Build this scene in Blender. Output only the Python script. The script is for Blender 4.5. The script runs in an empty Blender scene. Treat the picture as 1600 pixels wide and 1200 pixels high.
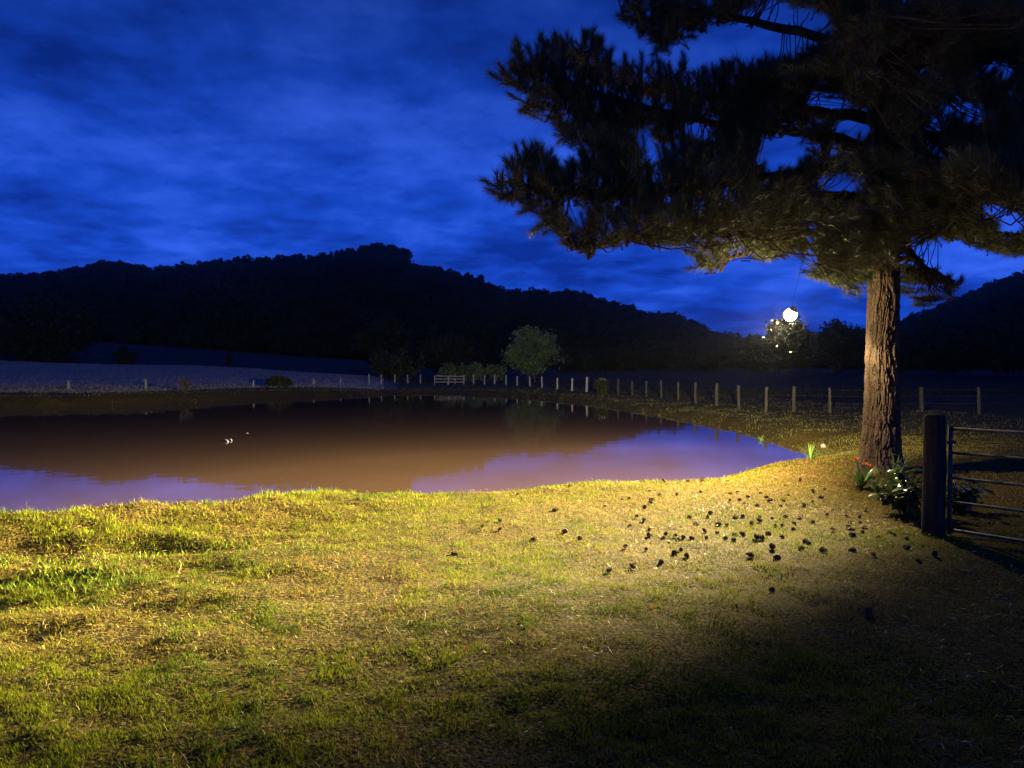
import bpy, math, random
import numpy as np
from mathutils import Vector, Matrix

rnd = random.Random(11)
rng = np.random.default_rng(11)
S = bpy.context.scene
COL = S.collection

# ------------------------------------------------------------------ camera
CAM_Z = 1.6
F = 1200.0
PITCH = math.atan2(24.0, F)          # horizon lies 24 px above the middle
cd = bpy.data.cameras.new('camera')
cam = bpy.data.objects.new('camera', cd); COL.objects.link(cam)
cam.location = (0, 0, CAM_Z)
cam.rotation_euler = (math.radians(90) - PITCH, 0, 0)
cd.sensor_width = 36.0
cd.lens = 36.0 * F / 1600.0
cd.clip_end = 5000; cd.clip_start = 0.05
S.camera = cam

# ------------------------------------------------------------------ world: blue dusk under broken cloud
W = bpy.data.worlds.new('World'); S.world = W; W.use_nodes = True
nt = W.node_tree; nt.nodes.clear()
N = nt.nodes.new; L = nt.links.new
tc = N('ShaderNodeTexCoord')
sep = N('ShaderNodeSeparateXYZ'); L(tc.outputs['Generated'], sep.inputs[0])
def wm(op, a, b=None, clamp=False):
    n = N('ShaderNodeMath'); n.operation = op; n.use_clamp = clamp
    for i, v in enumerate((a, b)):
        if v is None: continue
        if isinstance(v, (int, float)): n.inputs[i].default_value = v
        else: L(v, n.inputs[i])
    return n.outputs[0]
zc = wm('ADD', wm('MAXIMUM', sep.outputs[2], 0.0), 0.15)
cx = wm('DIVIDE', sep.outputs[0], zc); cy = wm('DIVIDE', sep.outputs[1], zc)
cmb = N('ShaderNodeCombineXYZ'); L(cx, cmb.inputs[0]); L(cy, cmb.inputs[1]); cmb.inputs[2].default_value = 3.7
n1 = N('ShaderNodeTexNoise'); L(cmb.outputs[0], n1.inputs['Vector'])
n1.inputs['Scale'].default_value = 3.1; n1.inputs['Detail'].default_value = 10; n1.inputs['Roughness'].default_value = 0.60
n1.inputs['Distortion'].default_value = 0.1
n2 = N('ShaderNodeTexNoise'); L(cmb.outputs[0], n2.inputs['Vector'])
n2.inputs['Scale'].default_value = 0.75; n2.inputs['Detail'].default_value = 3
cl = wm('ADD', wm('MULTIPLY', n1.outputs[0], 0.55), wm('MULTIPLY', n2.outputs[0], 0.45))
ramp = N('ShaderNodeValToRGB'); L(cl, ramp.inputs[0])
e = ramp.color_ramp.elements
e[0].position = 0.385; e[0].color = (0.0030, 0.028, 0.30, 1)
e[1].position = 0.65; e[1].color = (0.040, 0.145, 0.95, 1)
m_ = ramp.color_ramp.elements.new(0.50); m_.color = (0.010, 0.072, 0.62, 1)
zen = N('ShaderNodeMapRange'); zen.interpolation_type = 'SMOOTHSTEP'; L(sep.outputs[2], zen.inputs[0])   # the cloud deck darkens overhead
for i_, v_ in enumerate((0.10, 0.60, 1.0, 0.25)): zen.inputs[i_ + 1].default_value = v_
sky = N('ShaderNodeTexSky'); sky.sky_type = 'NISHITA'; sky.sun_disc = False
sky.sun_elevation = math.radians(-4); sky.sun_rotation = math.radians(180)
skm = N('ShaderNodeMix'); skm.data_type = 'RGBA'; skm.blend_type = 'MULTIPLY'; skm.inputs[0].default_value = 1
L(sky.outputs[0], skm.inputs['A']); skm.inputs['B'].default_value = (0.2, 0.5, 1, 1)
b1 = N('ShaderNodeBackground'); L(ramp.outputs[0], b1.inputs[0]); L(zen.outputs[0], b1.inputs[1])
b2 = N('ShaderNodeBackground'); L(skm.outputs['Result'], b2.inputs[0]); b2.inputs[1].default_value = 0.08
ad = N('ShaderNodeAddShader'); L(b1.outputs[0], ad.inputs[0]); L(b2.outputs[0], ad.inputs[1])
wo = N('ShaderNodeOutputWorld'); L(ad.outputs[0], wo.inputs[0])

S.view_settings.view_transform = 'Standard'; S.view_settings.look = 'None'
S.view_settings.exposure = 0; S.view_settings.gamma = 1; S.view_settings.use_curve_mapping = False
S.cycles.use_denoising = True
S.cycles.max_bounces = 8; S.cycles.diffuse_bounces = 3; S.cycles.glossy_bounces = 3
S.cycles.transmission_bounces = 4; S.cycles.volume_bounces = 0
S.cycles.sample_clamp_indirect = 4

# ------------------------------------------------------------------ helpers
def at(px, py, d):
    """world point seen at photo pixel (1600x1200) at depth y = d"""
    u = (px - 800) / F; v = (600 - py) / F
    y = math.cos(PITCH) + v * math.sin(PITCH); z = -math.sin(PITCH) + v * math.cos(PITCH)
    return Vector((u / y * d, d, CAM_Z + z / y * d))
def proj(P):
    """inverse of at(), vectorised: Nx3 -> px, py"""
    P = np.asarray(P, float)
    x = P[..., 0]; y = P[..., 1]; z = P[..., 2] - CAM_Z
    c, s = math.cos(PITCH), math.sin(PITCH)
    zz = y * c - z * s; yy = y * s + z * c
    return 800 + F * x / zz, 600 - F * yy / zz

def hash2(ix, iy, seed):
    h = (ix.astype(np.int64) * 374761393 + iy.astype(np.int64) * 668265263 + seed * 1442695041) & 0x7fffffff
    h = ((h ^ (h >> 13)) * 1274126177) & 0x7fffffff
    h = (h ^ (h >> 16)) & 0xffff
    return h / 65535.0
def vnoise(x, y, seed=0):
    x = np.asarray(x, float); y = np.asarray(y, float)
    ix = np.floor(x); iy = np.floor(y); fx = x - ix; fy = y - iy
    fx = fx * fx * (3 - 2 * fx); fy = fy * fy * (3 - 2 * fy)
    a = hash2(ix, iy, seed); b = hash2(ix + 1, iy, seed); c = hash2(ix, iy + 1, seed); d = hash2(ix + 1, iy + 1, seed)
    return (a * (1 - fx) + b * fx) * (1 - fy) + (c * (1 - fx) + d * fx) * fy
def fbm(x, y, seed=0, o=4):
    t = 0; a = 0.5; s = 0
    for k in range(o):
        t = t + a * vnoise(x * 2 ** k, y * 2 ** k, seed + k * 17); s += a; a *= 0.5
    return t / s
def sst(a, b, x):
    t = np.clip((x - a) / (b - a), 0, 1); return t * t * (3 - 2 * t)

def mesh_np(name, V, faces_flat, counts, mat=None, parent=None, smooth=False, col=None):
    """mesh from numpy arrays"""
    me = bpy.data.meshes.new(name)
    V = np.asarray(V, np.float32).reshape(-1, 3)
    me.vertices.add(len(V)); me.vertices.foreach_set('co', V.ravel())
    faces_flat = np.asarray(faces_flat, np.int32).ravel(); counts = np.asarray(counts, np.int32)
    me.loops.add(len(faces_flat)); me.loops.foreach_set('vertex_index', faces_flat)
    me.polygons.add(len(counts))
    st = np.zeros(len(counts), np.int32); st[1:] = np.cumsum(counts)[:-1]
    me.polygons.foreach_set('loop_start', st)
    me.polygons.foreach_set('use_smooth', np.full(len(counts), smooth))
    if col is not None:
        ca = me.color_attributes.new('tint', 'FLOAT_COLOR', 'POINT')
        c4 = np.ones((len(V), 4), np.float32); c4[:, :3] = col
        ca.data.foreach_set('color', c4.ravel())
    me.update(calc_edges=True)
    o = bpy.data.objects.new(name, me); COL.objects.link(o)
    if mat: me.materials.append(mat)
    if parent: o.parent = parent
    return o

class MB:
    def __init__(s): s.v = []; s.f = []
    def add(s, vs, fs):
        b = len(s.v); s.v += [tuple(v) for v in vs]; s.f += [tuple(i + b for i in f) for f in fs]
    def box(s, c, sz, rz=0, taper=1.0, rx=0, ry=0):
        M = Matrix.Rotation(rz, 3, 'Z') @ Matrix.Rotation(ry, 3, 'Y') @ Matrix.Rotation(rx, 3, 'X')
        vs = []
        for k in (-1, 1):
            t = 1 if k < 0 else taper
            for i, j in ((-1, -1), (1, -1), (1, 1), (-1, 1)):
                vs.append(M @ Vector((i * sz[0] / 2 * t, j * sz[1] / 2 * t, k * sz[2] / 2)) + Vector(c))
        s.add(vs, [(3, 2, 1, 0), (4, 5, 6, 7), (0, 1, 5, 4), (1, 2, 6, 5), (2, 3, 7, 6), (3, 0, 4, 7)])
    def tube(s, pts, rad, n=8, cap=True, jitter=0):
        pts = [Vector(p) for p in pts]
        if not hasattr(rad, '__len__'): rad = [rad] * len(pts)
        ref = None; rings = []
        for i, p in enumerate(pts):
            t = (pts[min(i + 1, len(pts) - 1)] - pts[max(i - 1, 0)])
            t = t.normalized() if t.length > 1e-9 else Vector((0, 0, 1))
            if ref is None: ref = t.orthogonal().normalized()
            ref = (ref - t * ref.dot(t)).normalized(); b = t.cross(ref)
            rings.append([p + (ref * math.cos(2 * math.pi * k / n) + b * math.sin(2 * math.pi * k / n)) * rad[i] * (1 + jitter * (rnd.random() - .5)) for k in range(n)])
        vs = [v for r in rings for v in r]; fs = []
        for i in range(len(pts) - 1):
            for k in range(n):
                a = i * n + k; b_ = i * n + (k + 1) % n
                fs.append((a, b_, b_ + n, a + n))
        if cap:
            fs.append(tuple(range(n - 1, -1, -1))); o = (len(pts) - 1) * n; fs.append(tuple(range(o, o + n)))
        s.add(vs, fs)
    def lathe(s, prof, c=(0, 0, 0), n=20, M=None):
        M = M or Matrix.Identity(3); c = Vector(c); vs = []; fs = []
        for r, z in prof:
            for k in range(n):
                a = 2 * math.pi * k / n; vs.append(M @ Vector((r * math.cos(a), r * math.sin(a), z)) + c)
        for i in range(len(prof) - 1):
            for k in range(n):
                a = i * n + k; b = i * n + (k + 1) % n; fs.append((a, b, b + n, a + n))
        s.add(vs, fs)
    def build(s, name, mat, parent=None, smooth=False):
        me = bpy.data.meshes.new(name); me.from_pydata(s.v, [], s.f); me.update()
        if smooth: me.polygons.foreach_set('use_smooth', [True] * len(me.polygons))
        me.materials.append(mat)
        o = bpy.data.objects.new(name, me); COL.objects.link(o)
        if parent: o.parent = parent
        return o

def tag(o, label=None, cat=None, group=None, kind=None):
    if label: o['label'] = label
    if cat: o['category'] = cat
    if group: o['group'] = group
    if kind: o['kind'] = kind
    return o
def empty(name, loc, label, cat, group=None):
    o = bpy.data.objects.new(name, None); COL.objects.link(o); o.location = loc
    o.empty_display_size = 0.1
    bpy.context.view_layer.update()
    return tag(o, label, cat, group)
def copy_tree(o, parent=None):
    c = o.copy(); COL.objects.link(c); c.parent = parent
    for ch in list(o.children): copy_tree(ch, c)
    return c

# ------------------------------------------------------------------ materials
def mat(name, base=(0.2, 0.2, 0.2), rough=0.8, spec=0.3, base2=None, scale=5, detail=4, lo=0.4, hi=0.6,
        bump=0, bscale=20, bdist=0.01, attr=None, transl=0, metallic=0, stretch=None, coords='Object'):
    m = bpy.data.materials.new(name); m.use_nodes = True
    t = m.node_tree; b = t.nodes['Principled BSDF']
    b.inputs['Roughness'].default_value = rough; b.inputs['Specular IOR Level'].default_value = spec
    b.inputs['Metallic'].default_value = metallic
    co = t.nodes.new('ShaderNodeTexCoord'); vec = co.outputs[coords]
    if stretch:
        mp = t.nodes.new('ShaderNodeMapping'); mp.inputs['Scale'].default_value = stretch
        t.links.new(vec, mp.inputs[0]); vec = mp.outputs[0]
    csock = None
    if attr:
        a = t.nodes.new('ShaderNodeVertexColor'); a.layer_name = attr; csock = a.outputs[0]
    elif base2:
        n = t.nodes.new('ShaderNodeTexNoise'); n.inputs['Scale'].default_value = scale; n.inputs['Detail'].default_value = detail
        t.links.new(vec, n.inputs['Vector'])
        r = t.nodes.new('ShaderNodeValToRGB'); r.color_ramp.elements[0].position = lo; r.color_ramp.elements[1].position = hi
        r.color_ramp.elements[0].color = (*base, 1); r.color_ramp.elements[1].color = (*base2, 1)
        t.links.new(n.outputs[0], r.inputs[0]); csock = r.outputs[0]
    if csock: t.links.new(csock, b.inputs['Base Color'])
    else: b.inputs['Base Color'].default_value = (*base, 1)
    if bump:
        n = t.nodes.new('ShaderNodeTexNoise'); n.inputs['Scale'].default_value = bscale; n.inputs['Detail'].default_value = 6
        t.links.new(vec, n.inputs['Vector'])
        bp = t.nodes.new('ShaderNodeBump'); bp.inputs['Strength'].default_value = bump; bp.inputs['Distance'].default_value = bdist
        t.links.new(n.outputs[0], bp.inputs['Height']); t.links.new(bp.outputs[0], b.inputs['Normal'])
    if transl:
        tr = t.nodes.new('ShaderNodeBsdfTranslucent')
        if csock: t.links.new(csock, tr.inputs[0])
        else: tr.inputs[0].default_value = (*base, 1)
        mx = t.nodes.new('ShaderNodeMixShader'); mx.inputs[0].default_value = transl
        t.links.new(b.outputs[0], mx.inputs[1]); t.links.new(tr.outputs[0], mx.inputs[2])
        t.links.new(mx.outputs[0], t.nodes['Material Output'].inputs[0])
    return m

M_soil = mat('turf_soil', (0.014, 0.010, 0.004), 0.95, 0.1, (0.15, 0.105, 0.022), 42.0, 6, .42, .62, bump=1, bscale=45, bdist=.02)
M_grass = mat('grass_blades', attr='tint', rough=0.6, spec=0.08, transl=0.34)
M_straw = mat('dry_straw', attr='tint', rough=0.55, spec=0.15, transl=0.12)
M_field = mat('field_soil', (0.26, 0.22, 0.21), 0.95, 0.1, (0.42, 0.36, 0.32), 0.3, 8, .35, .65, bump=1, bscale=.8, bdist=.4, stretch=(0.5, 1.6, 1))
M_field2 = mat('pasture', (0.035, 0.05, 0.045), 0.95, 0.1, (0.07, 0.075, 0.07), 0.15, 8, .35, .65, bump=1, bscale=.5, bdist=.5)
M_hill = mat('hill_ground', (0.02, 0.022, 0.015), 1, 0.05, (0.035, 0.04, 0.02), 0.03, 6, .4, .6)
M_forest = mat('forest_leaves', (0.022, 0.030, 0.014), 0.9, 0.1, (0.045, 0.055, 0.022), 0.05, 4, .4, .6)
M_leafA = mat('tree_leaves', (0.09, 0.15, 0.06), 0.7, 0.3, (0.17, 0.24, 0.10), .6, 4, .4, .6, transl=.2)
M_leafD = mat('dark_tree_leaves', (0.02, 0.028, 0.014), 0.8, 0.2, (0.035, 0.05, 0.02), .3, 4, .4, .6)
M_twig = mat('bark_thin', (0.06, 0.045, 0.03), 0.9, 0.2, (0.11, 0.08, 0.055), 9, 4, .4, .6, bump=.6, bscale=30)
M_needle = mat('pine_needles', attr='tint', rough=0.45, spec=0.4, transl=0.15)
M_cone = mat('cone_scales', (0.07, 0.042, 0.026), 0.75, 0.25, (0.15, 0.092, 0.055), 40, 3, .4, .6)
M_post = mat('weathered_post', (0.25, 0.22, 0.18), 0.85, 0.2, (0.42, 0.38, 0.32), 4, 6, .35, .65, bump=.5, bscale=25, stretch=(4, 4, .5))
M_post_lit = mat('post_lit', (0.34, 0.31, 0.26), 0.85, 0.2, (0.50, 0.46, 0.40), 4, 6, .35, .65, bump=.5, bscale=25, stretch=(4, 4, .5))  # post wood lightened to imitate lamplight on the middle posts
M_post_dim = mat('post_dim', (0.05, 0.045, 0.038), 0.9, 0.2, (0.10, 0.09, 0.075), 4, 6, .35, .65, bump=.5, bscale=25, stretch=(4, 4, .5))  # post wood darkened to imitate the dim light on the right-hand posts
M_gpost = mat('old_gatepost', (0.035, 0.025, 0.018), 0.9, 0.2, (0.09, 0.065, 0.045), 6, 8, .35, .65, bump=1, bscale=20, bdist=.02, stretch=(5, 5, .4))
M_wire = mat('fence_wire', (0.10, 0.085, 0.07), 0.7, 0.2, (.16, .13, .11), 6, 3, .4, .6, metallic=.3)
M_galv = mat('galvanised_tube', (0.09, 0.085, 0.08), 0.65, 0.25, (0.17, 0.16, 0.15), 14, 6, .4, .6, metallic=.4)
M_stone = mat('pale_stone', (0.22, 0.20, 0.18), 0.9, 0.2, (0.34, 0.31, 0.28), 12, 5, .4, .6, bump=.7, bscale=20)
M_broad = mat('glossy_leaf', attr='tint', rough=0.24, spec=0.6, transl=0.12)
M_petal = mat('orange_petal', (0.75, 0.13, 0.02), 0.6, 0.3, (0.85, 0.22, 0.05), 20, 3, .4, .6, transl=.3)
M_white = mat('pale_plastic', (0.55, 0.62, 0.58), 0.45, 0.5, (0.7, 0.74, 0.7), 9, 4, .4, .6)
M_black = mat('black_housing', (0.03, 0.03, 0.03), 0.5, 0.4, (0.05, 0.05, 0.05), 30, 3, .4, .6)
M_moth = mat('moth_wing', (0.2, 0.17, 0.13), 0.8, 0.2, (0.34, 0.3, 0.24), 90, 3, .4, .6, transl=.4)
M_blossom = mat('pale_blossom', (0.5, 0.47, 0.42), 0.8, .2, (0.65, 0.6, .55), 9, 3, .4, .6, transl=.3)

# bark: ridged plates with dark furrows
def bark_material():
    m = bpy.data.materials.new('pine_bark'); m.use_nodes = True; t = m.node_tree; b = t.nodes['Principled BSDF']
    b.inputs['Roughness'].default_value = .9; b.inputs['Specular IOR Level'].default_value = .15
    at_ = t.nodes.new('ShaderNodeVertexColor'); at_.layer_name = 'tint'
    co = t.nodes.new('ShaderNodeTexCoord')
    n = t.nodes.new('ShaderNodeTexNoise'); n.inputs['Scale'].default_value = 45; n.inputs['Detail'].default_value = 8
    t.links.new(co.outputs['Object'], n.inputs['Vector'])
    r = t.nodes.new('ShaderNodeValToRGB'); r.color_ramp.elements[0].color = (.55, .55, .55, 1); r.color_ramp.elements[1].color = (1.25, 1.2, 1.15, 1)
    r.color_ramp.elements[0].position = .35; r.color_ramp.elements[1].position = .65
    t.links.new(n.outputs[0], r.inputs[0])
    mx = t.nodes.new('ShaderNodeMix'); mx.data_type = 'RGBA'; mx.blend_type = 'MULTIPLY'; mx.inputs[0].default_value = 1
    t.links.new(at_.outputs[0], mx.inputs['A']); t.links.new(r.outputs[0], mx.inputs['B'])
    t.links.new(mx.outputs['Result'], b.inputs['Base Color'])
    bp = t.nodes.new('ShaderNodeBump'); bp.inputs['Strength'].default_value = 1; bp.inputs['Distance'].default_value = .012
    t.links.new(n.outputs[0], bp.inputs['Height']); t.links.new(bp.outputs[0], b.inputs['Normal'])
    return m
M_bark = bark_material()

# still, muddy water
def water_material():
    m = bpy.data.materials.new('muddy_water'); m.use_nodes = True; t = m.node_tree; b = t.nodes['Principled BSDF']
    co = t.nodes.new('ShaderNodeTexCoord')
    n = t.nodes.new('ShaderNodeTexNoise'); n.inputs['Scale'].default_value = .25; n.inputs['Detail'].default_value = 4
    t.links.new(co.outputs['Object'], n.inputs['Vector'])
    r = t.nodes.new('ShaderNodeValToRGB'); r.color_ramp.elements[0].color = (.115, .068, .044, 1); r.color_ramp.elements[1].color = (.145, .086, .056, 1)
    t.links.new(n.outputs[0], r.inputs[0]); t.links.new(r.outputs[0], b.inputs['Base Color'])
    b.inputs['Roughness'].default_value = .025; b.inputs['IOR'].default_value = 1.33; b.inputs['Specular IOR Level'].default_value = .5
    mp = t.nodes.new('ShaderNodeMapping'); mp.inputs['Scale'].default_value = (1.0, 1.0, 1)
    t.links.new(co.outputs['Object'], mp.inputs[0])
    w = t.nodes.new('ShaderNodeTexNoise'); w.inputs['Scale'].default_value = 1.6; w.inputs['Detail'].default_value = 4
    t.links.new(mp.outputs[0], w.inputs['Vector'])
    bp = t.nodes.new('ShaderNodeBump'); bp.inputs['Strength'].default_value = .25; bp.inputs['Distance'].default_value = .008
    t.links.new(w.outputs[0], bp.inputs['Height']); t.links.new(bp.outputs[0], b.inputs['Normal'])
    return m
M_water = water_material()

# ------------------------------------------------------------------ terrain function
WZ = -0.75
crest_px = [(-700, 835, .18), (-200, 818, .20), (0, 799, .20), (100, 790, .20), (200, 783, .18), (300, 776, .15), (450, 771, .10), (560, 770, .06), (680, 769, .03),
            (740, 771, 0), (790, 763, 0), (850, 755, .02), (1000, 753, .02), (1080, 745, 0), (1130, 736, -.02), (1200, 727, -.08), (1253, 716, -.2)]
CX = []; CY = []; CZ = []
for px, py, z in crest_px:
    d = (CAM_Z - z) * F / (py - 576); CX.append((px - 800) / F * d); CY.append(d); CZ.append(z)
CX = np.array(CX); CY = np.array(CY); CZ = np.array(CZ)
far_px = [(1253, 717), (1235, 706), (1212, 697), (1190, 690), (1165, 682), (1119, 667), (1075, 659), (1025, 650), (960, 638), (900, 630), (850, 624), (800, 620), (760, 617), (700, 615), (640, 615), (560, 617), (480, 619),
          (400, 622), (300, 628), (200, 632), (100, 635), (0, 637), (-150, 641), (-400, 650)]
pond = []
for x, y in zip(CX[1:-1], CY[1:-1]):
    off = 2.3 + max(0, x - 2.5) * .75
    pond.append((x, y + off))
for px, py in far_px:
    d = (CAM_Z - WZ) * F / (py - 576); pond.append(((px - 800) / F * d, d))
POND = np.array(pond)
def pond_sd(x, y):
    """signed distance to the pond outline, positive on land"""
    shp = x.shape; x = x.ravel(); y = y.ravel(); best = np.full(len(x), 1e18); ins = np.zeros(len(x), bool)
    A = POND; B = np.roll(POND, -1, 0)
    for (ax, ay), (bx, by) in zip(A, B):
        dx, dy = bx - ax, by - ay; t = np.clip(((x - ax) * dx + (y - ay) * dy) / (dx * dx + dy * dy + 1e-12), 0, 1)
        best = np.minimum(best, (x - ax - t * dx) ** 2 + (y - ay - t * dy) ** 2)
        if ay != by:
            c = ((ay > y) != (by > y)) & (x < (bx - ax) * (y - ay) / (by - ay) + ax); ins ^= c
    d = np.sqrt(best); d[ins] *= -1
    return d.reshape(shp)
def interp_px(a_px, pts):
    pts = np.array(pts, float); return np.interp(a_px, pts[:, 0], pts[:, 1])
# elevations (photo row) of the terrain edges by direction
FIELD1 = [(-900, 556), (0, 565), (100, 568), (200, 571), (300, 572), (400, 575), (480, 580), (560, 584), (640, 588), (750, 590), (900, 582), (1000, 579), (1150, 578), (1300, 583), (1420, 589), (1600, 594), (2400, 596)]
FIELD2 = [(-900, 500), (0, 518), (140, 534), (300, 545), (440, 555), (560, 563), (640, 575), (900, 574), (1600, 574), (2400, 574)]
SKYL = [(-1500, 430), (-600, 400), (-200, 425), (0, 436), (45, 431), (95, 426), (130, 418), (165, 414), (210, 416), (216, 421), (245, 420), (290, 413), (330, 409), (400, 405),
        (470, 403), (500, 401), (530, 398), (560, 394), (600, 391), (630, 395), (645, 412), (700, 422), (745, 436), (790, 452), (850, 453), (905, 456), (950, 470),
        (990, 482), (1000, 488), (1060, 493), (1090, 504), (1110, 516), (1130, 526), (1195, 527), (1260, 522), (1345, 515), (1405, 499), (1440, 487), (1500, 463),
        (1560, 440), (1600, 423), (1700, 392), (1900, 340), (2600, 330)]
YC = 520.0
def zof(py, d): return CAM_Z + (576 - py) / F * d
def ground(x, y, sd=None):
    x = np.asarray(x, float); y = np.asarray(y, float)
    yc = np.interp(x, CX, CY); zc_ = np.interp(x, CX, CZ)
    s = y - yc
    low = -0.06 * sst(-1, -4, x) * sst(-7, -3, s)
    near = zc_ * sst(-2.0, -0.1, s) + low * (1 - sst(-1.6, -.2, s))
    near = near + (fbm(x * .9, y * .9, 3) - .5) * .10 + (fbm(x * 4.5, y * 4.5, 9, 3) - .5) * .035 * (1 + 1.4 * sst(-2.4, -.4, s) * sst(0, -3, x))
    near = near + .02 * sst(-2.5, -4.5, x) * sst(-1.2, -.1, s) - .07 * np.exp(-((x + 4.5) / .9) ** 2 - ((y - 6.75) / .26) ** 2) - .10 * np.exp(-((x + 3.0) / .6) ** 2 - ((y - 7.0) / .2) ** 2) + .05 * (fbm(x * 1.8, y * 2.6, 13, 3) - .5) * sst(-.5, -2.5, x) * 2
    bank = -0.45 + (fbm(x * .15, y * .15, 21) - .5) * .22 + (fbm(x * 1.1, y * 1.1, 29, 3) - .5) * .14 + .28 * sst(-10, -26, x)
    t = sst(13.5, 24, y)
    base = near * (1 - t) + bank * t
    apx = 800 + F * x / np.maximum(y, 5)
    f1 = zof(interp_px(apx, FIELD1), 150.0) + (fbm(x * .03, y * .03, 31) - .5) * 1.0
    f2 = zof(interp_px(apx, FIELD2), 265.0)
    g = base * (1 - sst(80, 150, y)) + f1 * sst(80, 150, y)
    g = g * (1 - sst(165, 265, y)) + f2 * sst(165, 265, y)
    g = g - 1.2 * sst(152, 165, y) * (1 - sst(165, 195, y)) * sst(640, 560, apx)
    h = zof(interp_px(apx, SKYL), YC) - 3.4 + (fbm(x * .02, y * .02, 41) - .5) * 2.0
    g = g * (1 - sst(262, YC, y)) + h * sst(262, YC, y)
    g = g - (y > YC) * np.minimum((y - YC) * .12, g + 5) * sst(YC, YC + 60, y)
    if sd is None: sd = pond_sd(x, y)
    w = np.where(y < 24, 2.3, 1.3)
    k = 1 - sst(-.1, 1, sd / w)
    g = g * (1 - k) + (WZ - .12) * k
    g = np.where(sd < 0, np.minimum(g, WZ - .10 - np.minimum(-sd, 3) * .3), g)
    return g
def gz(x, y): return float(ground(np.array([x]), np.array([y]))[0])

def axis(dense_lo, dense_hi, step, lo, hi, grow=1.06):
    a = list(np.arange(dense_lo, dense_hi + 1e-6, step)); s = step; v = dense_hi
    while v < hi: s = min(s * grow, 9.0); v += s; a.append(v)
    s = step; v = dense_lo; b = []
    while v > lo: s = min(s * grow, 9.0); v -= s; b.append(v)
    return np.array(b[::-1] + a)
xs = axis(-9, 9, .09, -640, 640); ys = axis(2, 17, .09, -40, 700)
GX, GY = np.meshgrid(xs, ys); SD = pond_sd(GX, GY); GZ = ground(GX, GY, SD)
nx, ny = len(xs), len(ys)
I = np.arange(nx * ny).reshape(ny, nx)
Q = np.stack([I[:-1, :-1], I[:-1, 1:], I[1:, 1:], I[1:, :-1]], -1).reshape(-1, 4)
qy = ((GY[:-1, :-1] + GY[1:, 1:]) / 2).ravel(); qsd = SD[:-1, :-1].ravel(); qx = ((GX[:-1, :-1] + GX[1:, 1:]) / 2).ravel()
VV = np.stack([GX, GY, GZ], -1).reshape(-1, 3)
qapx = 800 + F * qx / np.maximum(qy, 5)
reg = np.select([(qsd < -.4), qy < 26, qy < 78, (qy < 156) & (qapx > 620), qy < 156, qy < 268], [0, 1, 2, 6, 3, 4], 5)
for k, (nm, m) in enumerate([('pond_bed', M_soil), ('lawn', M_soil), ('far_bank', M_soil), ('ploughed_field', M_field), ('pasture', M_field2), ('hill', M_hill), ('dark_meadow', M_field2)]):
    q = Q[reg == k]; u, inv = np.unique(q, return_inverse=True)
    o = mesh_np(nm, VV[u], inv.astype(np.int32), np.full(len(q), 4), m, smooth=True)
    tag(o, kind='structure')

# water sheet
mb = MB(); mb.add([(x, y, WZ) for x, y in POND], [tuple(range(len(POND)))])
# enlarge a little under the bank so that its edge is hidden
cxm, cym = POND.mean(0)
mb.v = [(x + (x - cxm) / math.hypot(x - cxm, y - cym) * .5, y + (y - cym) / math.hypot(x - cxm, y - cym) * .5, z) for x, y, z in mb.v]
wt = mb.build('pond_water', M_water); tag(wt, kind='structure')
me = wt.data
if me.polygons[0].normal.z < 0: me.flip_normals()

# ------------------------------------------------------------------ grass
def blades(P, length, width, lean, col, segs=2, heading=None, nrm_flat=0.0):
    """P Nx3 roots -> vertices, faces (quads+tip tri)"""
    n = len(P); a = rng.uniform(0, 2 * np.pi, n) if heading is None else heading
    dirx, diry = np.cos(a), np.sin(a); sx, sy = -diry, dirx
    ls = []
    ts = np.linspace(0, 1, segs + 1)
    V = np.zeros((n, 2 * segs + 1, 3), np.float32)
    for i, t in enumerate(ts):
        horiz = lean * length * (t ** 1.7); vert = length * t * np.sqrt(np.maximum(1 - (lean * .8) ** 2 * t, .02))
        wx = width * (1 - t ** 1.5) * .5
        c = np.stack([P[:, 0] + dirx * horiz, P[:, 1] + diry * horiz, P[:, 2] + vert], -1)
        if i < segs:
            V[:, 2 * i] = c - np.stack([sx * wx, sy * wx, 0 * wx], -1); V[:, 2 * i + 1] = c + np.stack([sx * wx, sy * wx, 0 * wx], -1)
        else: V[:, 2 * i] = c
    fl = []; ct = []
    for i in range(segs - 1): fl += [2 * i, 2 * i + 1, 2 * i + 3, 2 * i + 2]; ct.append(4)
    fl += [2 * segs - 2, 2 * segs - 1, 2 * segs]; ct.append(3)
    fl = np.array(fl)[None] + (np.arange(n) * (2 * segs + 1))[:, None]
    C = np.repeat(col[:, None], 2 * segs + 1, 1)
    return V.reshape(-1, 3), fl.ravel(), np.tile(ct, n), C.reshape(-1, 3)

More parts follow.
